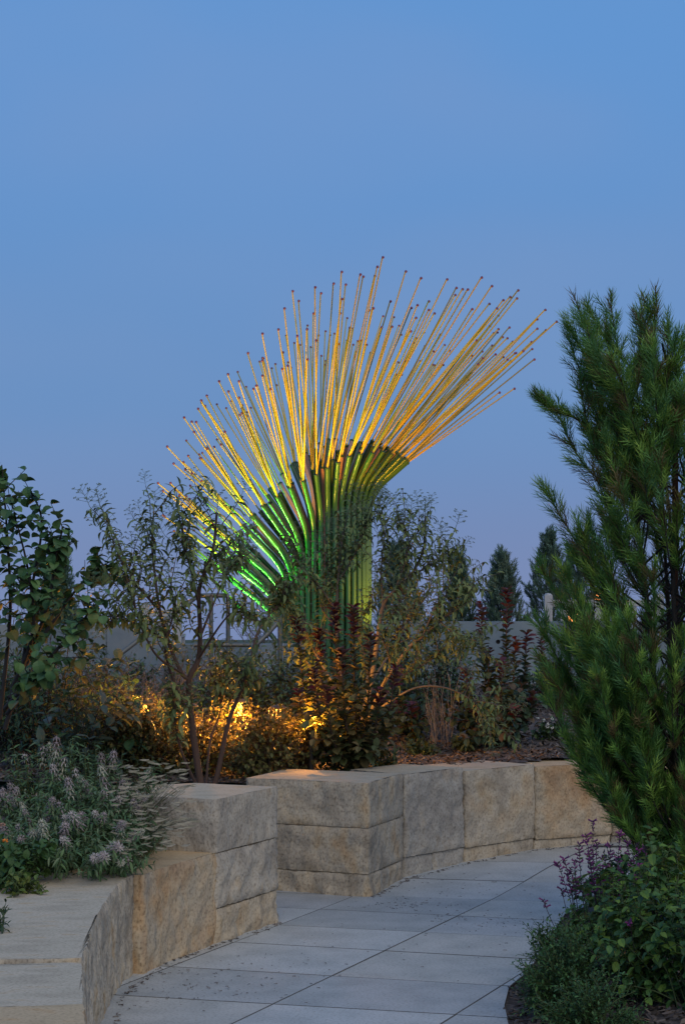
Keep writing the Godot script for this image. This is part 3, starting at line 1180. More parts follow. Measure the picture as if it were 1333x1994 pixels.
	structure("mulch_bed", bed(main_poly, bed_y, 0.1), mulch)
	var left_poly := PackedVector2Array([Vector2(-0.6, -2.6), Vector2(-0.72, -3.7), Vector2(-0.95, -4.9), Vector2(-1.05, -5.55), Vector2(-1.1, -6.0), Vector2(-1.16, -6.8), Vector2(-1.13, -7.6), Vector2(-0.95, -8.4), Vector2(-0.75, -8.75), Vector2(-1.1, -9.15), Vector2(-9, -9.3), Vector2(-9, -2.6)])
	structure("mulch_bed", bed(left_poly, left_bed_y, 0.1), mulch)
	var right_poly := PackedVector2Array([Vector2(0.632, -3.0), Vector2(0.637, -6.6), Vector2(0.652, -7.0), Vector2(0.702, -7.33), Vector2(0.822, -7.66), Vector2(1.157, -9.07), Vector2(1.6, -9.8), Vector2(2.4, -10.15), Vector2(3.6, -10.1), Vector2(9, -9.0), Vector2(9, -3.0)])
	structure("mulch_bed", bed(Geometry2D.offset_polygon(right_poly, 0.06)[0], right_bed_y, 0.04), mulch)
	var chip := MB.new()
	chip.tri(Vector3(-0.024, 0, -0.005), Vector3(0.022, 0, -0.006), Vector3(0.026, 0.001, 0.004))
	chip.tri(Vector3(-0.024, 0, -0.005), Vector3(0.026, 0.001, 0.004), Vector3(-0.02, 0, 0.006))
	chip.tri(Vector3(-0.02, 0, 0.006), Vector3(0.026, 0.001, 0.004), Vector3(0.02, -0.008, 0.005))
	chip.tri(Vector3(-0.024, 0, -0.005), Vector3(-0.02, -0.008, -0.005), Vector3(0.022, 0, -0.006))
	var chip_mesh := chip.mesh()
	var chip_mat := mat(Color.WHITE, 0.9)
	chip_mat.albedo_color = Color.WHITE
	chip_mat.vertex_color_use_as_albedo = true
	chip_mat.cull_mode = BaseMaterial3D.CULL_DISABLED
	var bark_tints := [Color(0.075, 0.06, 0.055), Color(0.11, 0.09, 0.083), Color(0.045, 0.036, 0.033), Color(0.17, 0.14, 0.12), Color(0.09, 0.077, 0.077), Color(0.13, 0.092, 0.068)]
	var litter := Node3D.new()
	litter.name = "wood_chips"
	add_child(litter)
	litter.set_meta("kind", "stuff")
	litter.set_meta("label", "shredded bark mulch chips lying over the planting beds")
	chips("main_bed_chips", main_poly, bed_y, 26000, Rect2(-3.2, -17.0, 7.0, 7.3), chip_mat, chip_mesh, bark_tints, litter)
	chips("right_bed_chips", right_poly, right_bed_y, 5000, Rect2(0.6, -8.8, 1.9, 3.4), chip_mat, chip_mesh, bark_tints, litter)
	chips("left_bed_chips", left_poly, left_bed_y, 2500, Rect2(-3.0, -9.3, 2.6, 4.0), chip_mat, chip_mesh, bark_tints, litter)
	# bits of bark and leaf blown on to the path
	var bits: Array = []
	var heaps := [Vector3(0.65, -8.95, 0.16), Vector3(0.35, -9.35, 0.16), Vector3(0.9, -8.75, 0.2), Vector3(-0.55, -7.6, 0.3), Vector3(0.1, -8.1, 0.7), Vector3(0.6, -9.9, 0.4), Vector3(-0.62, -7.2, 0.25)]
	for i in 620:
		var h: Vector3 = heaps[rng.randi() % heaps.size()]
		var q := Vector2(h.x + rng.randfn(0, h.z), h.y + rng.randfn(0, h.z * 0.6))
		bits.append(Transform3D(Basis(Vector3.UP, rng.randf() * TAU).scaled_local(Vector3.ONE * rng.randf_range(0.08, 0.34)), Vector3(q.x, path_y(q.y) + 0.005, q.y)))
	var foot_line := [Vector2(-0.86, -6.3), Vector2(-0.91, -7.2), Vector2(-0.78, -7.85), Vector2(-0.57, -8.28), Vector2(-0.32, -8.82), Vector2(0.15, -9.57), Vector2(0.38, -10.13), Vector2(0.76, -10.6), Vector2(1.23, -11.06), Vector2(1.75, -11.33)]
	for i in 420:
		var k := rng.randi() % (foot_line.size() - 1)
		if k == 4:
			continue
		var a: Vector2 = foot_line[k]
		var b: Vector2 = foot_line[k + 1]
		var o := Vector2(-(b - a).y, (b - a).x).normalized() * absf(rng.randfn(0, 0.018))
		if o.dot(Vector2(1, 0.6)) < 0.0:
			o = -o
		var q := a.lerp(b, rng.randf()) + o
		bits.append(Transform3D(Basis(Vector3.UP, rng.randf() * TAU).scaled_local(Vector3.ONE * rng.randf_range(0.1, 0.5)), Vector3(q.x, path_y(q.y) + 0.005, q.y)))
	var bit := scatter("path_litter", chip_mesh, chip_mat, bits, bark_tints, self)
	bit.set_meta("label", "small bits of bark and leaf scattered on the concrete path")

	# ---- limestone walls
	var seat := thing("limestone_seat_wall", "low curved limestone seat wall with taller squared end beside flowers", "wall", Vector3(-0.9, 0, -7.0))
	var edge := curve(WALL_EDGE, 10)
	var joints := [[-2.6, -4.15], [-4.15, -5.13], [-5.13, -5.79], [-5.79, -7.6], [-7.6, -8.30]]
	for b in joints.size():
		var front: Array = []
		for q in edge:
			if q.y <= joints[b][0] + 0.001 and q.y >= joints[b][1] - 0.001:
				front.append(q)
		var foot: Array = []
		var gap := 0.004
		for q in front:
			foot.append(q)
		if b == 4:                                              # this block stands a little proud of its neighbour
			for k in foot.size():
				foot[k] += Vector2(0.045, 0.02) * (1.0 - float(k) / foot.size())
		foot[0] += (foot[1] - foot[0]).normalized() * gap * 2.0
		foot[foot.size() - 1] -= (foot[foot.size() - 1] - foot[foot.size() - 2]).normalized() * gap
		var back: Array = []
		for k in range(foot.size() - 1, -1, -1):
			var d: Vector2 = (foot[mini(k + 1, foot.size() - 1)] - foot[maxi(k - 1, 0)]).normalized()
			back.append(foot[k] + Vector2(d.y, -d.x) * (0.46 if b != 4 else 0.36))
		foot.append_array(back)
		stone_block("stone", foot, -0.05, 0.43 + [0.0, 0.002, -0.003, 0.001, 0.0][b], sets[[0, 2, 3, 0, 5][b]], seat, 0.010, 0.0, 3 + b, 0.016, 0.02 if b > 1 else 0.03)
	var pil := [Vector2(-0.6, -8.27), Vector2(-0.33, -8.85), Vector2(-0.76, -9.04), Vector2(-1.2, -8.82), Vector2(-1.18, -8.5)]
	stone_block("stone", pil, -0.05, 0.160, sets[3], seat, 0.016, 0.0, 21, 0.016)
	stone_block("stone", pil, 0.165, 0.425, sets[7], seat, 0.015, 0.0, 22, 0.016)
	stone_block("stone", pil, 0.430, 0.684, sets[1], seat, 0.006, 0.0, 23, 0.016)

	var wall := thing("limestone_garden_wall", "curved limestone retaining wall of big blocks along the path", "wall", Vector3(0.4, 0, -10.2))
	var cn := Vector2(0.14, -9.59)
	var v1 := Vector2(-0.923, -0.384)
	var v2 := Vector2(0.348, -0.938)
	var foot := [cn, cn + v2 * 0.60, cn + v2 * 0.60 + v1 * 0.742, cn + v1 * 0.742]
	stone_block("stone", foot, -0.05, 0.122, sets[3], wall, 0.014, 0.0, 31, 0.014)
	stone_block("stone", foot, 0.126, 0.376, sets[0], wall, 0.010, 0.0, 32, 0.014)
	stone_block("stone", foot, 0.379, 0.627, sets[6], wall, 0.009, 0.0, 33, 0.014)
	stone_block("stone", [Vector2(-0.60, -9.97), Vector2(-0.66, -10.4), Vector2(-2.2, -10.5), Vector2(-2.2, -10.05)], -0.05, 0.50, sets[4], wall, 0.012, 0.0, 34, 0.03, 0.04)
	var run := [Vector2(0.36, -10.16), Vector2(0.745, -10.62), Vector2(1.22, -11.08), Vector2(1.75, -11.36), Vector2(2.35, -11.45), Vector2(3.0, -11.35), Vector2(3.8, -11.05)]
	var tops := [0.618, 0.596, 0.58, 0.575, 0.572, 0.57]
	for i in run.size() - 1:
		var a: Vector2 = run[i]; var b: Vector2 = run[i + 1]
		var d := (b - a).normalized()
		var inward := Vector2(d.y, -d.x)
		if inward.dot(Vector2(-0.4, -1)) < 0: inward = -inward
		var a2 := a + d * 0.004; var b2 := b - d * 0.004
		var wide := 0.46
		var f := [a2, b2, b2 + inward * wide - d * 0.03, a2 + inward * wide + d * 0.03]
		var base_y := lerpf(0.132, 0.105, smooth(0, 3, i))
		stone_block("stone", f, base_y + 0.003, tops[i], sets[[7, 3, 5, 8, 2, 3][i]], wall, [0.012, 0.011, 0.013, 0.012, 0.012, 0.012][i], [0.03, 0.0, 0.0, 0.0, 0.0, 0.0][i], 41 + i, 0.016)
		for k in 2:                                              # the footing course, of shorter stones
			var p := a2.lerp(b2, 0.0 if k == 0 else 0.47 + 0.008); var q := a2.lerp(b2, 0.47 if k == 0 else 1.0)
			var o := inward * 0.012
			stone_block("stone", [p + o, q + o, q + inward * wide, p + inward * wide], -0.05, base_y - 0.002, sets[[1, 0, 3, 4, 3, 0, 3, 6][(i + k * 3) % 8]], wall, 0.012, 0.0, 61 + i * 2 + k, 0.02, 0.022)

	# ---- concrete walls at the back of the garden, with the cone holes of their formwork
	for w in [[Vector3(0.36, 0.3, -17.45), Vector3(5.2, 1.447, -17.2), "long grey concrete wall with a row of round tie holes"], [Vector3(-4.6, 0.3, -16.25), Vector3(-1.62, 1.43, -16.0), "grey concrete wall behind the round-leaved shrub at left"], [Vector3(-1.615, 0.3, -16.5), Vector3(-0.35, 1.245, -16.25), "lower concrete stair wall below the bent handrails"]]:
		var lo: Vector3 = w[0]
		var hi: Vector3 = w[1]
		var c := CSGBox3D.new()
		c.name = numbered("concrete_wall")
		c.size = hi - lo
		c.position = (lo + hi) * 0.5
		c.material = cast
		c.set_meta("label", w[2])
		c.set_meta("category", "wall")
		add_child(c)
		var k := 0
		while lo.x + 0.55 + 0.62 * k < hi.x - 0.1:
			for y in [hi.y - 0.2, hi.y - 0.62]:
				var h := CSGCylinder3D.new()
				h.operation = CSGShape3D.OPERATION_SUBTRACTION
				h.radius = 0.022
				h.height = 0.09
				h.sides = 14
				h.rotation = Vector3(PI / 2, 0, 0)
				h.position = Vector3(lo.x + 0.55 + 0.62 * k, y, hi.z) - c.position
				h.name = "tie_hole"
				h.material = mat(Color(0.05, 0.05, 0.055), 0.9)
				c.add_child(h, true)
			k += 1
		var x := lo.x + 1.22
		while x < hi.x - 0.2:
			var g := CSGBox3D.new()
			g.operation = CSGShape3D.OPERATION_SUBTRACTION
			g.size = Vector3(0.012, hi.y - lo.y + 0.1, 0.024)
			g.position = Vector3(x, (lo.y + hi.y) * 0.5, hi.z) - c.position
			g.name = "panel_seam"
			g.material = cast
			c.add_child(g, true)
			x += 1.22

	build_sculpture()
	var lime := Color(0.42, 1.0, 0.32)
	spot_fixture(Vector3(-2.7, 0.45, -30.0), Vector3(-1.35, 2.6, -30.5), lime, 38.0, 33.0, 0.6, "ground spotlight washing the low left tubes of the sculpture green")
	spot_fixture(Vector3(-1.2, 0.45, -28.6), Vector3(-0.5, 2.2, -30.4), lime, 0.8, 30.0, 0.8, "small ground spotlight on the green left half of the trunk")
	spot_fixture(Vector3(1.0, 0.45, -29.75), Vector3(0.42, 2.4, -30.4), Color(1.0, 0.62, 0.09), 20.0, 32.0, 0.6, "ground spotlight close to the right side of the sculpture")
	spot_fixture(Vector3(0.9, 0.45, -25.6), Vector3(1.3, 7.2, -29.0), Color(1.0, 0.68, 0.17), 40.0, 31.5, 0.12, "ground spotlight in front of the sculpture aimed at its rods")
	spot_fixture(Vector3(-2.6, 0.45, -27.0), Vector3(-1.9, 5.4, -30.4), Color(1.0, 0.84, 0.32), 38.0, 30.0, 0.25, "ground spotlight left of the sculpture aimed at its rods")

	# ---- handrails of the stair at the left
	var steel := mat(Color(0.10, 0.115, 0.12), 0.5, 0.35)
	var rail := thing("stair_handrail", "grey pipe handrail with sloping run rising above the left wall", "handrail", at(411, 1234, 15.6))
	var rb := MB.new()
	rb.tube([at(444, 1206, 15.6), at(444, 1164, 15.6), at(443, 1160.5, 15.6), at(439, 1159.5, 15.6), at(414, 1159.5, 15.6), at(388, 1160, 15.6), at(383, 1162, 15.6), at(318, 1211, 15.3), at(270, 1246, 15.1), at(204, 1297, 14.9)], [0.021, 0.021, 0.021, 0.021, 0.021, 0.021, 0.021, 0.021, 0.021, 0.021], 10)
	built("rail", rb, steel, rail)
	for q in [[411, 1160, 1300, 15.6], [324, 1208, 1330, 15.3], [444, 1200, 1300, 15.6]]:
		var pb := MB.new()
		pb.tube([at(q[0], q[1], q[3]), at(q[0], q[2], q[3])], [0.02, 0.02], 10)
		built("post", pb, steel, rail)
	var rail2 := thing("stair_handrail", "grey pipe handrail with bent lower end in front of the stair wall", "handrail", at(513, 1340, 14.6))
	rb = MB.new()
	rb.tube([at(560, 1190, 14.8), at(516, 1239, 14.7), at(480, 1271, 14.6), at(462, 1292, 14.5), at(457, 1296.5, 14.5), at(450, 1298, 14.5), at(436, 1298, 14.5)], [0.021, 0.021, 0.021, 0.021, 0.021, 0.021, 0.021], 10)
	rb.tube([at(378, 1256, 14.7), at(505, 1256, 14.7)], [0.019, 0.019], 10)
	built("rail", rb, steel, rail2)
	for q in [[438, 1299, 1400, 14.5], [478, 1273, 1400, 14.6], [545, 1206, 1400, 14.75]]:
		var pb := MB.new()
		pb.tube([at(q[0], q[1], q[3]), at(q[0], q[2], q[3])], [0.02, 0.02], 10)
		built("post", pb, steel, rail2)

	# ---- pale benches standing on the terrace, seen from behind
	var pale := mat(Color(0.36, 0.36, 0.37), 0.6)
	for bn in [[at(1066, 1168, 19.5), "white slatted bench standing behind the long concrete wall", 0.62], [at(283, 1187, 18.5), "pale slatted bench above the left concrete wall, behind leaves", 0.17]]:
		var p: Vector3 = bn[0]
		var bench := thing("garden_bench", bn[1], "bench", Vector3(p.x, 0.45, p.z), "pale benches on the terrace")
		var top: float = p.y - 0.45
		var l: float = bn[2] * 2.0
		for x in [0.0, l]:
			var m := MB.new()
			m.box(Vector3(x - 0.045, 0, -0.04), Vector3(x + 0.045, top + 0.055, 0.05))
			m.ball(Vector3(x, top + 0.055, 0.005), Vector3(0.045, 0.02, 0.045), 4, 8)
			part("post", m.mesh(), pale, bench)
			m = MB.new()
			m.box(Vector3(x - 0.035, 0, -0.52), Vector3(x + 0.035, top - 0.3, -0.45))
			part("leg", m.mesh(), pale, bench)
			m = MB.new()
			m.box(Vector3(x - 0.04, top - 0.298, -0.54), Vector3(x + 0.04, top - 0.26, -0.045))
			part("armrest", m.mesh(), pale, bench)
		var m2 := MB.new()
		m2.box(Vector3(0.047, top - 0.075, -0.025), Vector3(l - 0.047, top, 0.03))
		part("top_rail", m2.mesh(), pale, bench)
		m2 = MB.new()
		m2.box(Vector3(0.047, top - 0.46, -0.025), Vector3(l - 0.047, top - 0.40, 0.03))
		part("bottom_rail", m2.mesh(), pale, bench)
		m2 = MB.new()
		m2.box(Vector3(0.047, top - 0.54, -0.5), Vector3(l - 0.047, top - 0.50, 0.0))
		part("seat", m2.mesh(), pale, bench)
		var n := int((l - 0.1) / 0.17)
		for i in n:
			var x := 0.05 + (i + 0.7) * (l - 0.1) / n
			m2 = MB.new()
			m2.box(Vector3(x - 0.045, top - 0.398, -0.012), Vector3(x + 0.045, top - 0.077, 0.015))
			part("slat", m2.mesh(), pale, bench)
	globe_lamp(Vector3(at(1172, 1168, 21.5).x, 0.45, -21.5), 0.10, at(1172, 1168, 21.5).y - 0.45, 0.12, "largest amber globe lamp, glowing through the feathery conifer")
	globe_lamp(Vector3(at(1130, 1204, 21.0).x, 0.45, -21.0), 0.08, at(1130, 1204, 21.0).y - 0.45, 0.05, "small amber globe lamp seen low between the bench slats")
	globe_lamp(Vector3(at(1109, 1206, 21.0).x, 0.45, -21.0), 0.055, at(1109, 1206, 21.0).y - 0.45, 0.03, "smallest amber globe lamp, next to the bench post")



	path_light(Vector3(-0.66, 0.51, -11.25), 1.17, "garden light right behind the crooked tree trunk")
	path_light(Vector3(-0.40, 0.49, -10.9), 1.00, "garden light between the crooked trunk and smoke bush")
	path_light(Vector3(-0.19, 0.47, -10.62), 0.70, "garden light at the foot of the taller smoke bush")
	path_light(Vector3(-0.96, 0.50, -10.95), 0.87, "garden light left of the crooked tree trunk")
	path_light(Vector3(-1.26, 0.50, -11.2), 0.78, "garden light farthest left, deep in the low shrubs")

	planting()


func planting() -> void:
	var bark := mat(Color(0.085, 0.05, 0.038), 0.85)
	var dark_bark := mat(Color(0.03, 0.026, 0.024), 0.9)
	var grey_bark := mat(Color(0.13, 0.11, 0.09), 0.9)
	var green_stem := mat(Color(0.05, 0.08, 0.025), 0.7)
	var bud := mat(Color(0.10, 0.14, 0.07), 0.7)

	# ---- trees and conifers behind the wall
	var far_shape := spray(0.15, 26, 0.06, 0.008, 1.2)
	var far_mat := tinted_leaf_mat(0.6, 0.25)
	var blue_greens := [Color(0.075, 0.14, 0.105), Color(0.09, 0.16, 0.12), Color(0.06, 0.12, 0.085), Color(0.11, 0.18, 0.135)]
	for j in [[895, 1087, 80, 24.0, "narrow juniper with pointed top between sculpture and bench"], [980, 1080, 92, 22.5, "blue-green juniper standing alone beside the bench"], [1070, 1040, 125, 24.0, "broad juniper right behind the bench post"], [1125, 1062, 130, 25.5, "juniper half hidden by the feathery conifer's left edge"], [777, 1062, 100, 22.5, "juniper just right of the sculpture trunk, behind leaves"], [118, 1062, 60, 22.0, "dark pine-like juniper behind the round-leaved shrub"]]:
		var tip := at(j[0], j[1], j[3])
		juniper(j[4], Vector3(tip.x, 0.45, tip.z), tip.y - 0.45, j[2] * j[3] / FOCAL * 1.15, far_shape, far_mat, blue_greens, dark_bark)
	var haze_leaf := leaf(0.02, 0.006, 0.3, 0.2)
	clump("russian_sage", "airy grey-lavender plant against the sky below the tube sculpture", "perennial", at(505, 1290, 18.0), Vector3(0.42, 0.62, 0.3), 46, 0.03, [haze_leaf], [Color(0.20, 0.19, 0.24), Color(0.14, 0.15, 0.15), Color(0.18, 0.16, 0.25)], grey_bark, 1.2)
	clump("russian_sage", "airy grey-lavender plant at the left edge behind the shrub", "perennial", at(20, 1300, 17.0), Vector3(0.4, 0.7, 0.3), 40, 0.03, [haze_leaf], [Color(0.20, 0.19, 0.24), Color(0.14, 0.15, 0.15)], grey_bark, 1.2)

	# ---- the main bed, from the back to the front
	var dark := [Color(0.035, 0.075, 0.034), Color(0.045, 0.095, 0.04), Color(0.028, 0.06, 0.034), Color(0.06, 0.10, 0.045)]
	var oval := [leaf(0.05, 0.028, 0.5, 0.25, 0.45, 4), leaf(0.045, 0.026, 0.2, 0.3, 0.45, 4)]
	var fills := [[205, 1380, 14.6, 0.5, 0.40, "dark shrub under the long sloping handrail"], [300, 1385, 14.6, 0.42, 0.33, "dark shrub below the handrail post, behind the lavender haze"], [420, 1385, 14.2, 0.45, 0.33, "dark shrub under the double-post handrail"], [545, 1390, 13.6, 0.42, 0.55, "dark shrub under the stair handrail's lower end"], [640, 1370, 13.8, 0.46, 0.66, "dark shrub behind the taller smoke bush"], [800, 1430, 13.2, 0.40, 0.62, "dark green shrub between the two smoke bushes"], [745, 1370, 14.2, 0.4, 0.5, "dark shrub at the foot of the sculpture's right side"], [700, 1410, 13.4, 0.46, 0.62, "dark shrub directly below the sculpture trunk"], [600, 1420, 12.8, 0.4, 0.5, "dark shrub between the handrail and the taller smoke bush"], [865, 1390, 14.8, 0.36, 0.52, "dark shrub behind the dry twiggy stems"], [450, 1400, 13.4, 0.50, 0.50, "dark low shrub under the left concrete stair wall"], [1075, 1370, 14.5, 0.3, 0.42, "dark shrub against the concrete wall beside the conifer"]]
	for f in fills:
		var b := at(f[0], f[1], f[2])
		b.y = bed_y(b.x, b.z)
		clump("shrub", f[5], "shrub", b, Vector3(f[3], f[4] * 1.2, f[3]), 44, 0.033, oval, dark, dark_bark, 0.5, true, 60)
	var lav := [Color(0.16, 0.15, 0.25), Color(0.11, 0.13, 0.12), Color(0.21, 0.18, 0.31), Color(0.13, 0.14, 0.14)]
	for f in [[265, 1400, 12.0, "hazy lavender-grey plant low in front of the left concrete wall"], [185, 1410, 12.6, "hazy lavender plant in the dark behind the bee balm"], [330, 1390, 12.8, "hazy grey plant below the sloping handrail"], [240, 1350, 14.0, "hazy lavender plant right against the left concrete wall"], [345, 1345, 14.2, "hazy grey-green plant between the two handrails"], [430, 1350, 13.8, "hazy grey-green plant under the lower handrail"], [140, 1340, 14.2, "hazy plant between the round-leaved shrub and concrete wall"]]:
		var b := at(f[0], f[1], f[2])
		b.y = bed_y(b.x, b.z)
		clump("russian_sage", f[3], "perennial", b, Vector3(0.36, 0.5, 0.3), 60, 0.022, [haze_leaf], lav, grey_bark, 1.2)
	var lance := [leaf(0.075, 0.018, 0.8, 0.3, 0.4, 5), leaf(0.06, 0.016, 0.5, 0.3, 0.4, 5)]
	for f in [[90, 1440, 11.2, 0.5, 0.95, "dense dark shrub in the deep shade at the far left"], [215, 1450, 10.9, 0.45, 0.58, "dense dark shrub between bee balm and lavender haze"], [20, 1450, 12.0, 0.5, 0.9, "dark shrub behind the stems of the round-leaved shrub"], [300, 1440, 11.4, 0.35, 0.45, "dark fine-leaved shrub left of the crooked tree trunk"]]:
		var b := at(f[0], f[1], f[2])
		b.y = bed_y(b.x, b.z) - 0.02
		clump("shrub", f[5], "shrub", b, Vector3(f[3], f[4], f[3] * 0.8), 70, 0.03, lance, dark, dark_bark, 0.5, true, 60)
	var broad := [leaf(0.12, 0.062, 0.8, 0.25, 0.42, 5, 0.004), leaf(0.10, 0.056, 0.5, 0.3, 0.45, 5, 0.003)]
	var blueish := [Color(0.045, 0.09, 0.07), Color(0.035, 0.075, 0.05), Color(0.08, 0.12, 0.11), Color(0.05, 0.11, 0.045)]
	for f in [[150, 1430, 10.4, 0.42, 0.92, "broad-leaved blue-green shrub left of the crooked tree"], [245, 1400, 11.6, 0.3, 0.66, "broad-leaved shrub in front of the left concrete wall"]]:
		var b := at(f[0], f[1], f[2])
		b.y = bed_y(b.x, b.z)
		clump("broad_leaved_shrub", f[5], "shrub", b, Vector3(f[3], f[4], f[3]), 17, 0.085, broad, blueish, dark_bark, 0.5, false, 220, "", 1)

	# round-leaved shrub at the left edge
	var rl := thing("round_leaved_shrub", "tall shrub with round drooping leaves and dark stems at left edge", "shrub", at(10, 1410, 9.6))
	var rt := MB.new()
	var places: Array = []
	for s in [[[10, 1420, 9.6], [45, 1290, 9.55], [62, 1150, 9.5], [82, 1020, 9.45], [58, 950, 9.4]], [[0, 1400, 9.7], [20, 1200, 9.7], [15, 1050, 9.65], [4, 905, 9.6]], [[30, 1330, 9.6], [90, 1190, 9.4], [110, 1080, 9.35], [124, 1025, 9.3]], [[40, 1300, 9.6], [105, 1210, 9.7], [155, 1140, 9.75], [194, 1103, 9.8]], [[25, 1340, 9.6], [65, 1230, 9.4], [55, 1110, 9.3], [28, 1000, 9.25]], [[10, 1380, 9.5], [90, 1290, 9.2], [145, 1225, 9.15], [185, 1185, 9.1]], [[15, 1390, 9.5], [62, 1330, 9.2], [105, 1290, 9.0]], [[-10, 1380, 9.8], [-20, 1200, 9.8], [-35, 1050, 9.9], [-20, 960, 9.9]], [[20, 1360, 9.8], [75, 1240, 10.0], [95, 1140, 10.1], [80, 1085, 10.1]]]:
		var pts := curve(look(s), 6)
		stem_tube(rt, pts, 0.013, 0.003, 6)
		pairs(places, pts, 0.22, 0.022, 1.05, 0.8, 0.1, true)
		for k in 11:
			var q := along(pts, rng.randf_range(0.35, 0.95))
			var tw := sweep(q[0], q[0] + (q[1] + rand_dir() * 0.9).normalized() * rng.randf_range(0.1, 0.24))
			stem_tube(rt, tw, 0.003, 0.0015, 4)
			pairs(places, tw, 0.2, 0.026, 1.05, 0.8, 0.1, true)
	built("stems", rt, dark_bark, rl)
	leaves_on(rl, [leaf(0.075, 0.072, 0.9, 0.22, 0.4, 5), leaf(0.082, 0.07, 1.3, 0.25, 0.4, 5)], [Color(0.045, 0.11, 0.042), Color(0.06, 0.13, 0.05), Color(0.038, 0.09, 0.038), Color(0.075, 0.15, 0.05)], places, 300)

	# the two open trees with hooked leaves
	var ss_greens := [Color(0.115, 0.162, 0.057), Color(0.142, 0.189, 0.068), Color(0.088, 0.128, 0.049), Color(0.169, 0.209, 0.081)]
	var b1 := at(397, 1545, 10.1)
	seven_son("open small tree of crooked reddish stems left of the sculpture", b1, [
		[look([[395, 1548, 10.1], [382, 1470, 10.08], [370, 1370, 10.05], [369, 1322, 10.0], [386, 1285, 10.0], [390, 1235, 9.98], [388, 1150, 9.95], [405, 1100, 9.9], [416, 1065, 9.88], [422, 1000, 9.85]]), 0.022, 0.62],
		[look([[369, 1322, 10.0], [354, 1311, 10.0], [330, 1255, 10.05], [311, 1187, 10.1], [300, 1105, 10.15], [296, 1050, 10.2], [300, 995, 10.2]]), 0.014, 0.35],
		[look([[311, 1187, 10.1], [285, 1160, 10.0], [255, 1120, 9.95], [228, 1050, 9.9], [204, 1008, 9.9]]), 0.009, 0.2],
		[look([[388, 1180, 9.95], [372, 1110, 9.8], [360, 1065, 9.75], [354, 1000, 9.7]]), 0.009, 0.3],
		[look([[390, 1240, 9.98], [418, 1170, 10.1], [440, 1120, 10.15], [458, 1092, 10.2]]), 0.008, 0.6],
		[look([[330, 1255, 10.05], [280, 1220, 9.85], [230, 1205, 9.75], [190, 1212, 9.7]]), 0.008, 0.3],
		[look([[386, 1285, 10.0], [420, 1230, 9.8], [448, 1196, 9.7], [470, 1192, 9.65]]), 0.008, 0.72],
		[look([[354, 1311, 10.0], [300, 1270, 9.7], [262, 1180, 9.6], [240, 1100, 9.6]]), 0.008, 0.45],
		[look([[372, 1400, 10.05], [340, 1330, 9.9], [322, 1260, 9.8], [338, 1190, 9.75], [330, 1120, 9.7]]), 0.01, 0.45],
		[look([[402, 1545, 10.1], [420, 1520, 10.1], [445, 1405, 10.05], [470, 1345, 10.0], [478, 1310, 9.95]]), 0.02, 0.8],
		[look([[470, 1345, 10.0], [488, 1290, 10.1], [505, 1225, 10.2], [552, 1166, 10.3]]), 0.014, 0.93],
		[look([[392, 1548, 10.1], [360, 1480, 9.95], [345, 1430, 9.9], [340, 1380, 9.9]]), 0.01, 0.7],
		[look([[400, 1548, 10.15], [410, 1440, 10.3], [430, 1380, 10.35], [420, 1320, 10.4]]), 0.009, 0.75]],
		ss_greens, bark, bud, 11, 0.92)
	var b2 := at(700, 1440, 11.6)
	b2.y = bed_y(b2.x, b2.z)
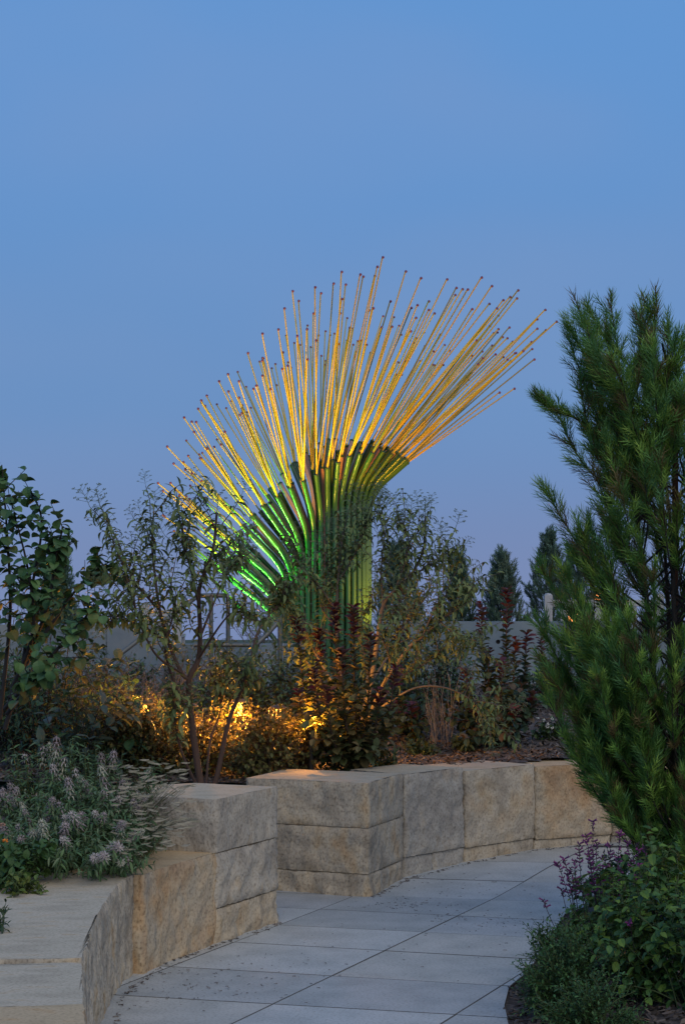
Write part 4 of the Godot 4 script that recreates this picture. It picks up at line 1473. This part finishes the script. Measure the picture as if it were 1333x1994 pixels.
	seven_son("open small tree leaning right in front of the sculpture trunk", b2, [
		[look([[700, 1440, 11.6], [722, 1330, 11.55], [734, 1250, 11.5], [746, 1180, 11.45], [768, 1150, 11.4], [798, 1122, 11.4], [824, 1070, 11.35], [828, 1005, 11.3]]), 0.02, 0.6],
		[look([[704, 1440, 11.6], [740, 1345, 11.4], [792, 1266, 11.3], [822, 1240, 11.25], [856, 1210, 11.2], [900, 1170, 11.15]]), 0.016, 0.5],
		[look([[746, 1180, 11.45], [742, 1120, 11.5], [745, 1070, 11.6], [752, 1030, 11.6]]), 0.008, 0.2],
		[look([[768, 1150, 11.4], [790, 1090, 11.3], [795, 1050, 11.25], [785, 1020, 11.2]]), 0.007, 0.15],
		[look([[798, 1122, 11.4], [840, 1100, 11.5], [870, 1085, 11.55]]), 0.007, 0.15],
		[look([[822, 1240, 11.25], [850, 1180, 11.2], [880, 1150, 11.2], [915, 1140, 11.2]]), 0.007, 0.15],
		[look([[856, 1210, 11.2], [890, 1240, 11.1], [915, 1262, 11.05]]), 0.006, 0.2],
		[look([[690, 1440, 11.6], [660, 1300, 11.7], [655, 1190, 11.7], [660, 1100, 11.7], [670, 1030, 11.7]]), 0.014, 0.5],
		[look([[655, 1190, 11.7], [620, 1140, 11.6], [590, 1110, 11.5], [575, 1085, 11.5]]), 0.008, 0.2],
		[look([[660, 1130, 11.7], [690, 1080, 11.6], [705, 1040, 11.5], [712, 1015, 11.5]]), 0.007, 0.2],
		[look([[657, 1240, 11.7], [610, 1220, 11.5], [575, 1200, 11.4], [550, 1180, 11.3]]), 0.008, 0.5],
		[look([[690, 1400, 11.6], [630, 1300, 11.9], [590, 1230, 12.0], [560, 1170, 12.0]]), 0.01, 0.45],
		[look([[722, 1330, 11.55], [760, 1270, 11.8], [800, 1200, 11.9], [840, 1150, 11.9]]), 0.009, 0.3],
		[look([[740, 1345, 11.4], [760, 1290, 11.1], [745, 1240, 11.0], [770, 1205, 10.95]]), 0.008, 0.3],
		[look([[690, 1430, 11.6], [650, 1370, 11.9], [610, 1310, 12.0], [585, 1270, 12.0]]), 0.008, 0.3],
		[look([[705, 1420, 11.6], [770, 1330, 12.0], [830, 1290, 12.1], [860, 1270, 12.1]]), 0.008, 0.3],
		[look([[700, 1420, 11.6], [715, 1310, 12.0], [700, 1230, 12.1], [725, 1170, 12.1]]), 0.008, 0.3],
		[look([[655, 1220, 11.7], [625, 1180, 11.8], [640, 1120, 11.8], [632, 1070, 11.8]]), 0.007, 0.2],
		[look([[712, 1400, 11.6], [765, 1362, 11.3], [815, 1338, 11.2], [870, 1340, 11.1], [920, 1365, 11.0], [955, 1400, 10.95]]), 0.009, 0.82]],
		[Color(0.135, 0.182, 0.068), Color(0.162, 0.203, 0.074), Color(0.108, 0.155, 0.061), Color(0.189, 0.223, 0.081)], grey_bark, bud, 13, 0.84)

	# smoke bushes
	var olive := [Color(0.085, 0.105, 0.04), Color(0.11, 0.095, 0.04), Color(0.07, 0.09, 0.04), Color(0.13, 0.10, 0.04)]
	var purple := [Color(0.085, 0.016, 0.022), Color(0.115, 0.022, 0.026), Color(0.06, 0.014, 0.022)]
	var sb := at(690, 1500, 10.75)
	sb.y = bed_y(sb.x, sb.z)
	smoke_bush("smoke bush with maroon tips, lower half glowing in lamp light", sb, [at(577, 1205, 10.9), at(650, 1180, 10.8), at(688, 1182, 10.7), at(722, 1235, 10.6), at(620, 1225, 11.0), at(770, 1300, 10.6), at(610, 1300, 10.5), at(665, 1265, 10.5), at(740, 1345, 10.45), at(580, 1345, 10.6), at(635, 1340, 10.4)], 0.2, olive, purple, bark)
	var sb2 := at(972, 1478, 12.3)
	sb2.y = bed_y(sb2.x, sb2.z)
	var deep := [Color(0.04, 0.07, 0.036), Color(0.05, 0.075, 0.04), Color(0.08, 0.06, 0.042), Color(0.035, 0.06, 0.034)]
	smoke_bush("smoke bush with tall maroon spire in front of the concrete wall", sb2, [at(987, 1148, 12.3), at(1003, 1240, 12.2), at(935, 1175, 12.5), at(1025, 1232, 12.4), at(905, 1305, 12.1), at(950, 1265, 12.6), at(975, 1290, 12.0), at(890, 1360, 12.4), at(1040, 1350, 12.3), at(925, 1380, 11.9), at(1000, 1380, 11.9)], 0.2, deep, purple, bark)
	var sb3 := at(1075, 1400, 15.2)
	sb3.y = bed_y(sb3.x, sb3.z)
	smoke_bush("small maroon-leaved bush between conifer and concrete wall", sb3, [at(1060, 1285, 15.2), at(1052, 1235, 15.3), at(1085, 1310, 15.2), at(1100, 1290, 15.3)], 0.5, deep, purple, bark)
	var sb4 := at(800, 1440, 12.6)
	sb4.y = bed_y(sb4.x, sb4.z)
	smoke_bush("low maroon-tipped bush between the two larger smoke bushes", sb4, [at(775, 1305, 12.6), at(800, 1370, 12.4), at(768, 1370, 12.4), at(812, 1385, 12.7)], 0.35, deep, purple, bark)
	var sb5 := at(778, 1300, 15.5)
	smoke_bush("dark maroon bush at the right foot of the sculpture", Vector3(sb5.x, bed_y(sb5.x, sb5.z), sb5.z), [at(785, 1150, 15.5), at(772, 1180, 15.4), at(795, 1185, 15.6)], 0.6, deep, purple, bark)

	# lamp-lit low shrubs
	var small := [leaf(0.046, 0.024, 0.4, 0.3, 0.5, 4), leaf(0.042, 0.02, 0.7, 0.3, 0.5, 4)]
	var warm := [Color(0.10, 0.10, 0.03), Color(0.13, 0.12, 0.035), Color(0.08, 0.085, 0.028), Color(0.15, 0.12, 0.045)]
	for f in [[510, 1500, 10.5, 0.27, 0.42, "lamp-lit low shrub directly above the wall corner stone"], [440, 1470, 11.3, 0.42, 0.50, "lamp-lit shrub behind the crooked trunk, brightest of them"], [575, 1485, 10.75, 0.26, 0.44, "lamp-lit shrub between the garden light and smoke bush"], [300, 1500, 10.8, 0.34, 0.44, "lamp-lit shrub at left, fading into the dark bed"], [375, 1500, 10.7, 0.3, 0.38, "lamp-lit low shrub left of the crooked trunk's foot"], [240, 1480, 10.8, 0.30, 0.46, "farthest left of the amber-lit shrubs, above the grasses"]]:
		var b := at(f[0], f[1], f[2])
		b.y = bed_y(b.x, b.z)
		clump("low_shrub", f[5], "shrub", b, Vector3(f[3], f[4], f[3] * 0.9), 85, 0.024, small, warm, bark, 0.5, true, 40, "low shrubs lit by the garden lights")
	# small things on the mulch
	var dry := thing("dry_perennial", "bare twiggy grey stems of a dead perennial on the mulch", "plant", at(857, 1460, 12.2))
	var dm := MB.new()
	for i in 24:
		var f := at(857, 1460, 12.2) + Vector3(rng.randf_range(-0.07, 0.07), -0.02, rng.randf_range(-0.06, 0.06))
		var e := f + Vector3(rng.randfn(0, 0.07), rng.randf_range(0.25, 0.62), rng.randfn(0, 0.06))
		var p := sweep(f, e, 0, 0.05)
		stem_tube(dm, p, 0.003, 0.001, 4)
		for k in 3:
			var q := along(p, rng.randf_range(0.3, 0.9))
			stem_tube(dm, [q[0], q[0] + (q[1] + rand_dir() * 0.8).normalized() * rng.randf_range(0.04, 0.14)], 0.0015, 0.0008, 3)
	built("stems", dm, mat(Color(0.19, 0.175, 0.165), 0.9), dry)
	var wf := at(1072, 1462, 12.6)
	wf.y = bed_y(wf.x, wf.z)
	var wplant := clump("white_flowered_plant", "small plant with tiny white flower heads alone on the mulch", "plant", wf, Vector3(0.14, 0.16, 0.12), 20, 0.03, oval, [Color(0.05, 0.09, 0.03), Color(0.04, 0.08, 0.03)], green_stem, 0.4)
	for i in 9:
		var wb := MB.new()
		for k in 7:
			wb.ball(rand_dir() * 0.01, Vector3(0.006, 0.004, 0.006), 3, 5)
		part("flower_head", wb.mesh(), mat(Color(0.6, 0.6, 0.56), 0.7), wplant, Transform3D(Basis(), Vector3(rng.randf_range(-0.11, 0.09), rng.randf_range(0.08, 0.2), rng.randf_range(0.0, 0.1))))
	for f in [[815, 1462, 11.9, 0.16, 0.13, "low tufted clump with arching pale leaves near the dry stems"], [905, 1468, 12.0, 0.1, 0.12, "tiny green seedling clump beside the dry stems"], [745, 1492, 10.9, 0.14, 0.12, "low dark rosette spilling at the top of the wall"]]:
		var b := at(f[0], f[1], f[2])
		b.y = bed_y(b.x, b.z)
		clump("low_plant", f[5], "plant", b, Vector3(f[3], f[4], f[3]), 26, 0.03, lance, [Color(0.07, 0.09, 0.035), Color(0.05, 0.075, 0.03)], green_stem, 0.6)

	# ---- left bed: bee balm, grama grass and their neighbours
	var whorl := flower_whorl()
	var petals := [leaf_mat(Color(0.34, 0.28, 0.29), 0.7, 0.3), leaf_mat(Color(0.42, 0.37, 0.36), 0.7, 0.3), leaf_mat(Color(0.40, 0.39, 0.31), 0.7, 0.3), leaf_mat(Color(0.27, 0.22, 0.23), 0.7, 0.3)]
	var bb_leaf := [leaf(0.062, 0.013, 0.7, 0.3, 0.35, 4), leaf(0.05, 0.012, 1.1, 0.3, 0.35, 4)]
	var bb_green := [Color(0.07, 0.13, 0.05), Color(0.09, 0.15, 0.06), Color(0.055, 0.11, 0.045), Color(0.12, 0.165, 0.085)]
	for g in [[60, 0.0, "bee balm clump with pale whorled flowers at the left edge"], [150, 1.0, "bee balm clump with dense lilac-white whorls, middle of bed"], [245, 2.0, "bee balm clump with lilac whorls beside the grama grass"]]:
		var base := at(g[0], 1700, 7.9)
		if g[1] > 1.5:
			base = Vector3(-1.3, 0, -8.05)
		base = Vector3(base.x, left_bed_y(base.x, base.z), base.z)
		var o := thing("bee_balm", g[2], "flowering plant", base, "bee balm clumps in the left bed")
		var sm := MB.new()
		var pl: Array = []
		for i in 72:
			var down := rng.randf()
			var px: float = g[0] + rng.randf_range(-62, 62)
			var py := 1440.0 + 35.0 * absf(px - 130.0) / 130.0 + 225.0 * down + rng.randf_range(-15, 15)
			py = minf(py, 1702.0 - 0.21 * maxf(0.0, px - 130.0))
			var top := at(px, py, 8.6 - 1.25 * down + rng.randf_range(-0.15, 0.15))
			var from := Vector3(lerpf(top.x, base.x, 0.35), left_bed_y(top.x, top.z) - 0.02, top.z - 0.25 * down - 0.05)
			var p := sweep(from, top, 0.02, 0.02)
			stem_tube(sm, p, 0.0028, 0.0018, 4)
			pairs(pl, p, 0.2, 0.032, 1.0, 0.85, 0.35)
			for k in 3:
				var q := along(p, rng.randf_range(0.35, 0.8))
				var tw := sweep(q[0], q[0] + (q[1] + rand_dir() * 0.8).normalized() * rng.randf_range(0.08, 0.16))
				stem_tube(sm, tw, 0.0015, 0.001, 3)
				pairs(pl, tw, 0.2, 0.026, 0.9, 0.7, 0.5)
			if i % 3 == 0:
				var d: Vector3 = (along(p, 0.98)[1] + rand_dir() * 0.3).normalized()
				var s := rng.randf_range(0.6, 0.95)
				var bs := Basis(Quaternion(Vector3.UP, d)) * Basis(Vector3.UP, rng.randf() * TAU)
				part("flower", whorl, petals[rng.randi() % 4], o, Transform3D(bs.scaled_local(Vector3.ONE * s), top - base))
				if rng.randf() < 0.7:
					part("flower", whorl, petals[rng.randi() % 4], o, Transform3D(bs.scaled_local(Vector3.ONE * s * 1.1), top - d * 0.055 - base))
		built("stems", sm, green_stem, o)
		leaves_on(o, bb_leaf, bb_green, pl, 100)
	var gbase := Vector3(-1.08, 0.4, -8.2)
	gbase.y = 0.4
	var grama := thing("grama_grass", "fine grass tuft with comb-like seed heads leaning over the wall", "grass", gbase)
	var comb := seed_comb()
	var straw := [mat(Color(0.30, 0.28, 0.21), 0.8), mat(Color(0.22, 0.21, 0.15), 0.8), mat(Color(0.36, 0.33, 0.26), 0.8)]
	var bl := MB.new()
	for i in 210:
		var px := rng.randf_range(205, 372)
		var t := rng.randf()
		var py := lerpf(1478.0 + 0.10 * absf(px - 280), 1672.0 - 0.2 * maxf(0.0, px - 230), t)
		var top := at(px, py, 8.3 - 0.75 * t + rng.randf_range(-0.15, 0.15))
		top.y = maxf(top.y, 0.45)
		var from := Vector3(lerpf(top.x, gbase.x - 0.05, 0.6), 0.4, lerpf(top.z, gbase.z - 0.15, 0.6)) + Vector3(rng.randf_range(-0.05, 0.05), 0, rng.randf_range(-0.05, 0.05))
		var p := curve([from, from.lerp(top, 0.5) + Vector3(-0.02, 0.05, 0), top], 5)
		stem_tube(bl, p, 0.0011, 0.0007, 3)
		var d := Vector3(rng.randf_range(0.5, 1.0), rng.randf_range(-0.15, 0.35), rng.randf_range(-0.5, 0.6)).normalized()
		if rng.randf() < 0.12:
			d.x = -d.x
		part("seed_head", comb, straw[rng.randi() % 3], grama, Transform3D(frame(d).scaled_local(Vector3.ONE * rng.randf_range(0.8, 1.35)), top - gbase))
	for i in 900:                                               # the leaf blades
		var from := gbase + Vector3(rng.randfn(0, 0.11), -0.01, rng.randfn(-0.1, 0.16))
		from.x = minf(from.x, gbase.x + 0.16)
		var a := rng.randf() * TAU
		var l := rng.randf_range(0.14, 0.36)
		var e := from + Vector3(cos(a) * l * 0.7, l * rng.randf_range(0.1, 0.8), sin(a) * l * 0.7)
		e.y = maxf(e.y, 0.445)
		var m := from.lerp(e, 0.5) + Vector3.UP * l * 0.25
		var w := Vector3(sin(a), 0, -cos(a)) * 0.0016
		bl.tri(from - w, from + w, m + w); bl.tri(from - w, m + w, m - w); bl.tri(m - w, m + w, e)
	var blades := built("blades", bl, leaf_mat(Color(0.075, 0.085, 0.04), 0.7, 0.3), grama)
	blades.set_meta("kind", "stuff")
	var lb := at(25, 1690, 7.3)
	lb.y = 0.4
	var lantana := clump("lantana", "leafy green plant with one small orange flower at the left edge", "flowering plant", lb, Vector3(0.22, 0.28, 0.25), 30, 0.045, [leaf(0.05, 0.034, 0.7, 0.3, 0.42, 4, 0.002)], [Color(0.04, 0.09, 0.025), Color(0.055, 0.11, 0.03)], green_stem, 0.4, false, 120)
	for q in [[11, 1637, 7.05], [5, 1606, 7.1]]:
		var fb := MB.new()
		for k in 14:
			fb.ball(rand_dir() * Vector3(0.011, 0.006, 0.011), Vector3(0.0045, 0.003, 0.0045), 3, 5)
		part("flower_head", fb.mesh(), mat(Color(0.75, 0.22, 0.02) if q[0] == 11 else Color(0.32, 0.18, 0.12), 0.6), lantana, Transform3D(Basis(), at(q[0], q[1], q[2]) - lb))
	var yg := at(35, 1745, 7.1)
	yg.y = 0.42
	clump("low_plant", "yellow-green creeping leaves at the back edge of the seat wall", "plant", yg, Vector3(0.12, 0.1, 0.12), 22, 0.025, small, [Color(0.12, 0.15, 0.03), Color(0.09, 0.13, 0.03)], green_stem)
	var sp := at(-8, 1862, 6.3)
	sp.y = 0.4
	clump("low_plant", "dark sprig poking over the seat wall at the left edge", "plant", sp, Vector3(0.07, 0.17, 0.07), 9, 0.022, [leaf(0.034, 0.012, 0.3, 0.3)], [Color(0.03, 0.06, 0.03)], green_stem, 1.0)

	# ---- right bed
	var base := Vector3(1.64, right_bed_y(1.64, -8.5) - 0.03, -8.5)
	feathery_tree("tall feathery green conifer filling the right edge of the garden", base, dark_bark)
	var stake := thing("wooden_stake", "reddish-brown wooden stake rising through the feathery conifer", "stake", Vector3(1.64, 0.0, -8.62))
	var stb := MB.new()
	stb.box(Vector3(-0.014, -0.1, -0.014), Vector3(0.014, 2.71, 0.014))
	part("pole", stb.mesh(), mat(Color(0.10, 0.045, 0.03), 0.85), stake)
	var fl := salvia_flower()
	var purples := [mat(Color(0.10, 0.012, 0.10), 0.6), mat(Color(0.15, 0.018, 0.125), 0.6), mat(Color(0.022, 0.008, 0.028), 0.6), mat(Color(0.018, 0.008, 0.022), 0.6)]
	var sal_leaf := [leaf(0.05, 0.026, 0.6, 0.3, 0.42, 4), leaf(0.042, 0.02, 0.9, 0.3, 0.42, 4)]
	for g in [[1130, "salvia with dark purple flower spikes standing over the path", 7.4, [[1153, 1598], [1126, 1645], [1098, 1672], [1085, 1682], [1187, 1645], [1206, 1622], [1110, 1690], [1145, 1665], [1056, 1752], [1168, 1690], [1130, 1715], [1092, 1730], [1160, 1640], [1140, 1625], [1175, 1660], [1118, 1675], [1105, 1705]]], [1240, "salvia spikes against the foot of the feathery conifer", 7.6, [[1220, 1640], [1240, 1640], [1254, 1648], [1232, 1665], [1265, 1690], [1205, 1690], [1275, 1720], [1320, 1735], [1215, 1720]]], [1210, "low salvia with magenta flowers among the broad leaves", 6.7, [[1185, 1890], [1160, 1905], [1135, 1920], [1210, 1860], [1225, 1800], [1260, 1830], [1290, 1790], [1240, 1900], [1300, 1880], [1180, 1940], [1270, 1940], [1285, 1785], [1250, 1870], [1150, 1850], [1120, 1900], [1200, 1920], [1235, 1960], [1305, 1930], [1165, 1970], [1215, 1830]]]]:
		var b := at(g[0], 1900, g[2])
		b.y = right_bed_y(b.x, b.z)
		var o := thing("salvia", g[1], "flowering plant", b, "purple salvias in the right bed")
		var sm := MB.new()
		var pl: Array = []
		for s in g[3]:
			var top := at(s[0], s[1], g[2] + rng.randf_range(-0.15, 0.15))
			var from := Vector3(lerpf(top.x, b.x + 0.1, 0.5), b.y, lerpf(top.z, b.z, 0.6)) + Vector3(rng.randf_range(-0.05, 0.05), -0.02, rng.randf_range(-0.05, 0.05))
			var p := sweep(from, top, 0.01, 0.015)
			stem_tube(sm, p, 0.0026, 0.0012, 5)
			pairs(pl, p, 0.1, 0.045, 1.0, 0.3, 0.3)
			var l := length_of(p)
			var y := maxf(0.35, l - 0.3)
			var k := 0
			while y < l:
				var q := along(p, y / l)
				var f: float = (l - y) / 0.3
				for j in 3:
					if rng.randf() < 0.8:
						var a := TAU * (j + k * 0.5) / 3 + rng.randf_range(-0.4, 0.4)
						var d := Vector3(cos(a), 0.25 + 0.5 * (1.0 - f), sin(a)).normalized()
						var open_ := rng.randf() < 0.42
						part("flower", fl, purples[(rng.randi() % 2) + (0 if open_ else 2)], o, Transform3D(frame(d).scaled_local(Vector3.ONE * (rng.randf_range(0.8, 1.2) if open_ else rng.randf_range(0.4, 0.65))), q[0] - b))
				y += lerpf(0.012, 0.022, f)
				k += 1
		built("stems", sm, mat(Color(0.03, 0.015, 0.03), 0.7), o)
		leaves_on(o, sal_leaf, [Color(0.05, 0.10, 0.03), Color(0.035, 0.075, 0.028), Color(0.09, 0.15, 0.03)], pl, 150)
	var lush := [Color(0.040, 0.100, 0.030), Color(0.056, 0.128, 0.036), Color(0.032, 0.080, 0.030), Color(0.096, 0.176, 0.032)]
	var wide_leaf := [leaf(0.06, 0.037, 1.0, 0.28, 0.38, 5, 0.003), leaf(0.05, 0.032, 0.5, 0.3, 0.4, 5, 0.002)]
	for f in [[1255, 1990, 6.7, 0.26, 0.52, "broad-leaved green plant under the salvia at lower right"], [1345, 1990, 6.5, 0.26, 0.50, "broad-leaved plant with yellowish tips at the right edge"], [1180, 1930, 7.3, 0.22, 0.42, "broad-leaved plant behind the small-leaved bush"], [1300, 1900, 7.7, 0.3, 0.52, "broad-leaved plant at the foot of the conifer"], [1190, 1850, 7.9, 0.24, 0.34, "low broad-leaved plant behind the salvia spikes"], [1225, 1780, 9.0, 0.3, 0.3, "farthest broad-leaved plant, where the path bends away"]]:
		var b := at(f[0], f[1], f[2])
		b.y = right_bed_y(b.x, b.z)
		clump("broad_leaved_plant", f[5], "plant", b, Vector3(f[3], f[4], f[3]), 38, 0.048, wide_leaf, lush, green_stem, 0.35, false, 260, "leafy plants in the right bed", 2, 0.45)
	var tiny := [leaf(0.024, 0.011, 0.3, 0.3, 0.5, 3), leaf(0.02, 0.010, 0.2, 0.35, 0.5, 3)]
	for f in [[1095, 1990, 6.75, 0.17, 0.36, "small-leaved dark green bush bulging over the path edge"], [1150, 2010, 6.3, 0.22, 0.26, "small-leaved bush at the bottom, right of the bare soil"], [1085, 1930, 7.2, 0.15, 0.33, "small-leaved bush behind, its twigs reaching over the path"]]:
		var b := at(f[0], f[1], f[2])
		b.y = right_bed_y(b.x, b.z)
		clump("small_leaved_bush", f[5], "shrub", b, Vector3(f[3], f[4], f[3]), 75, 0.0105, tiny, [Color(0.05, 0.12, 0.04), Color(0.065, 0.145, 0.045), Color(0.042, 0.095, 0.038)], green_stem, 0.9, true, 60, "small-leaved bushes along the path", 5)
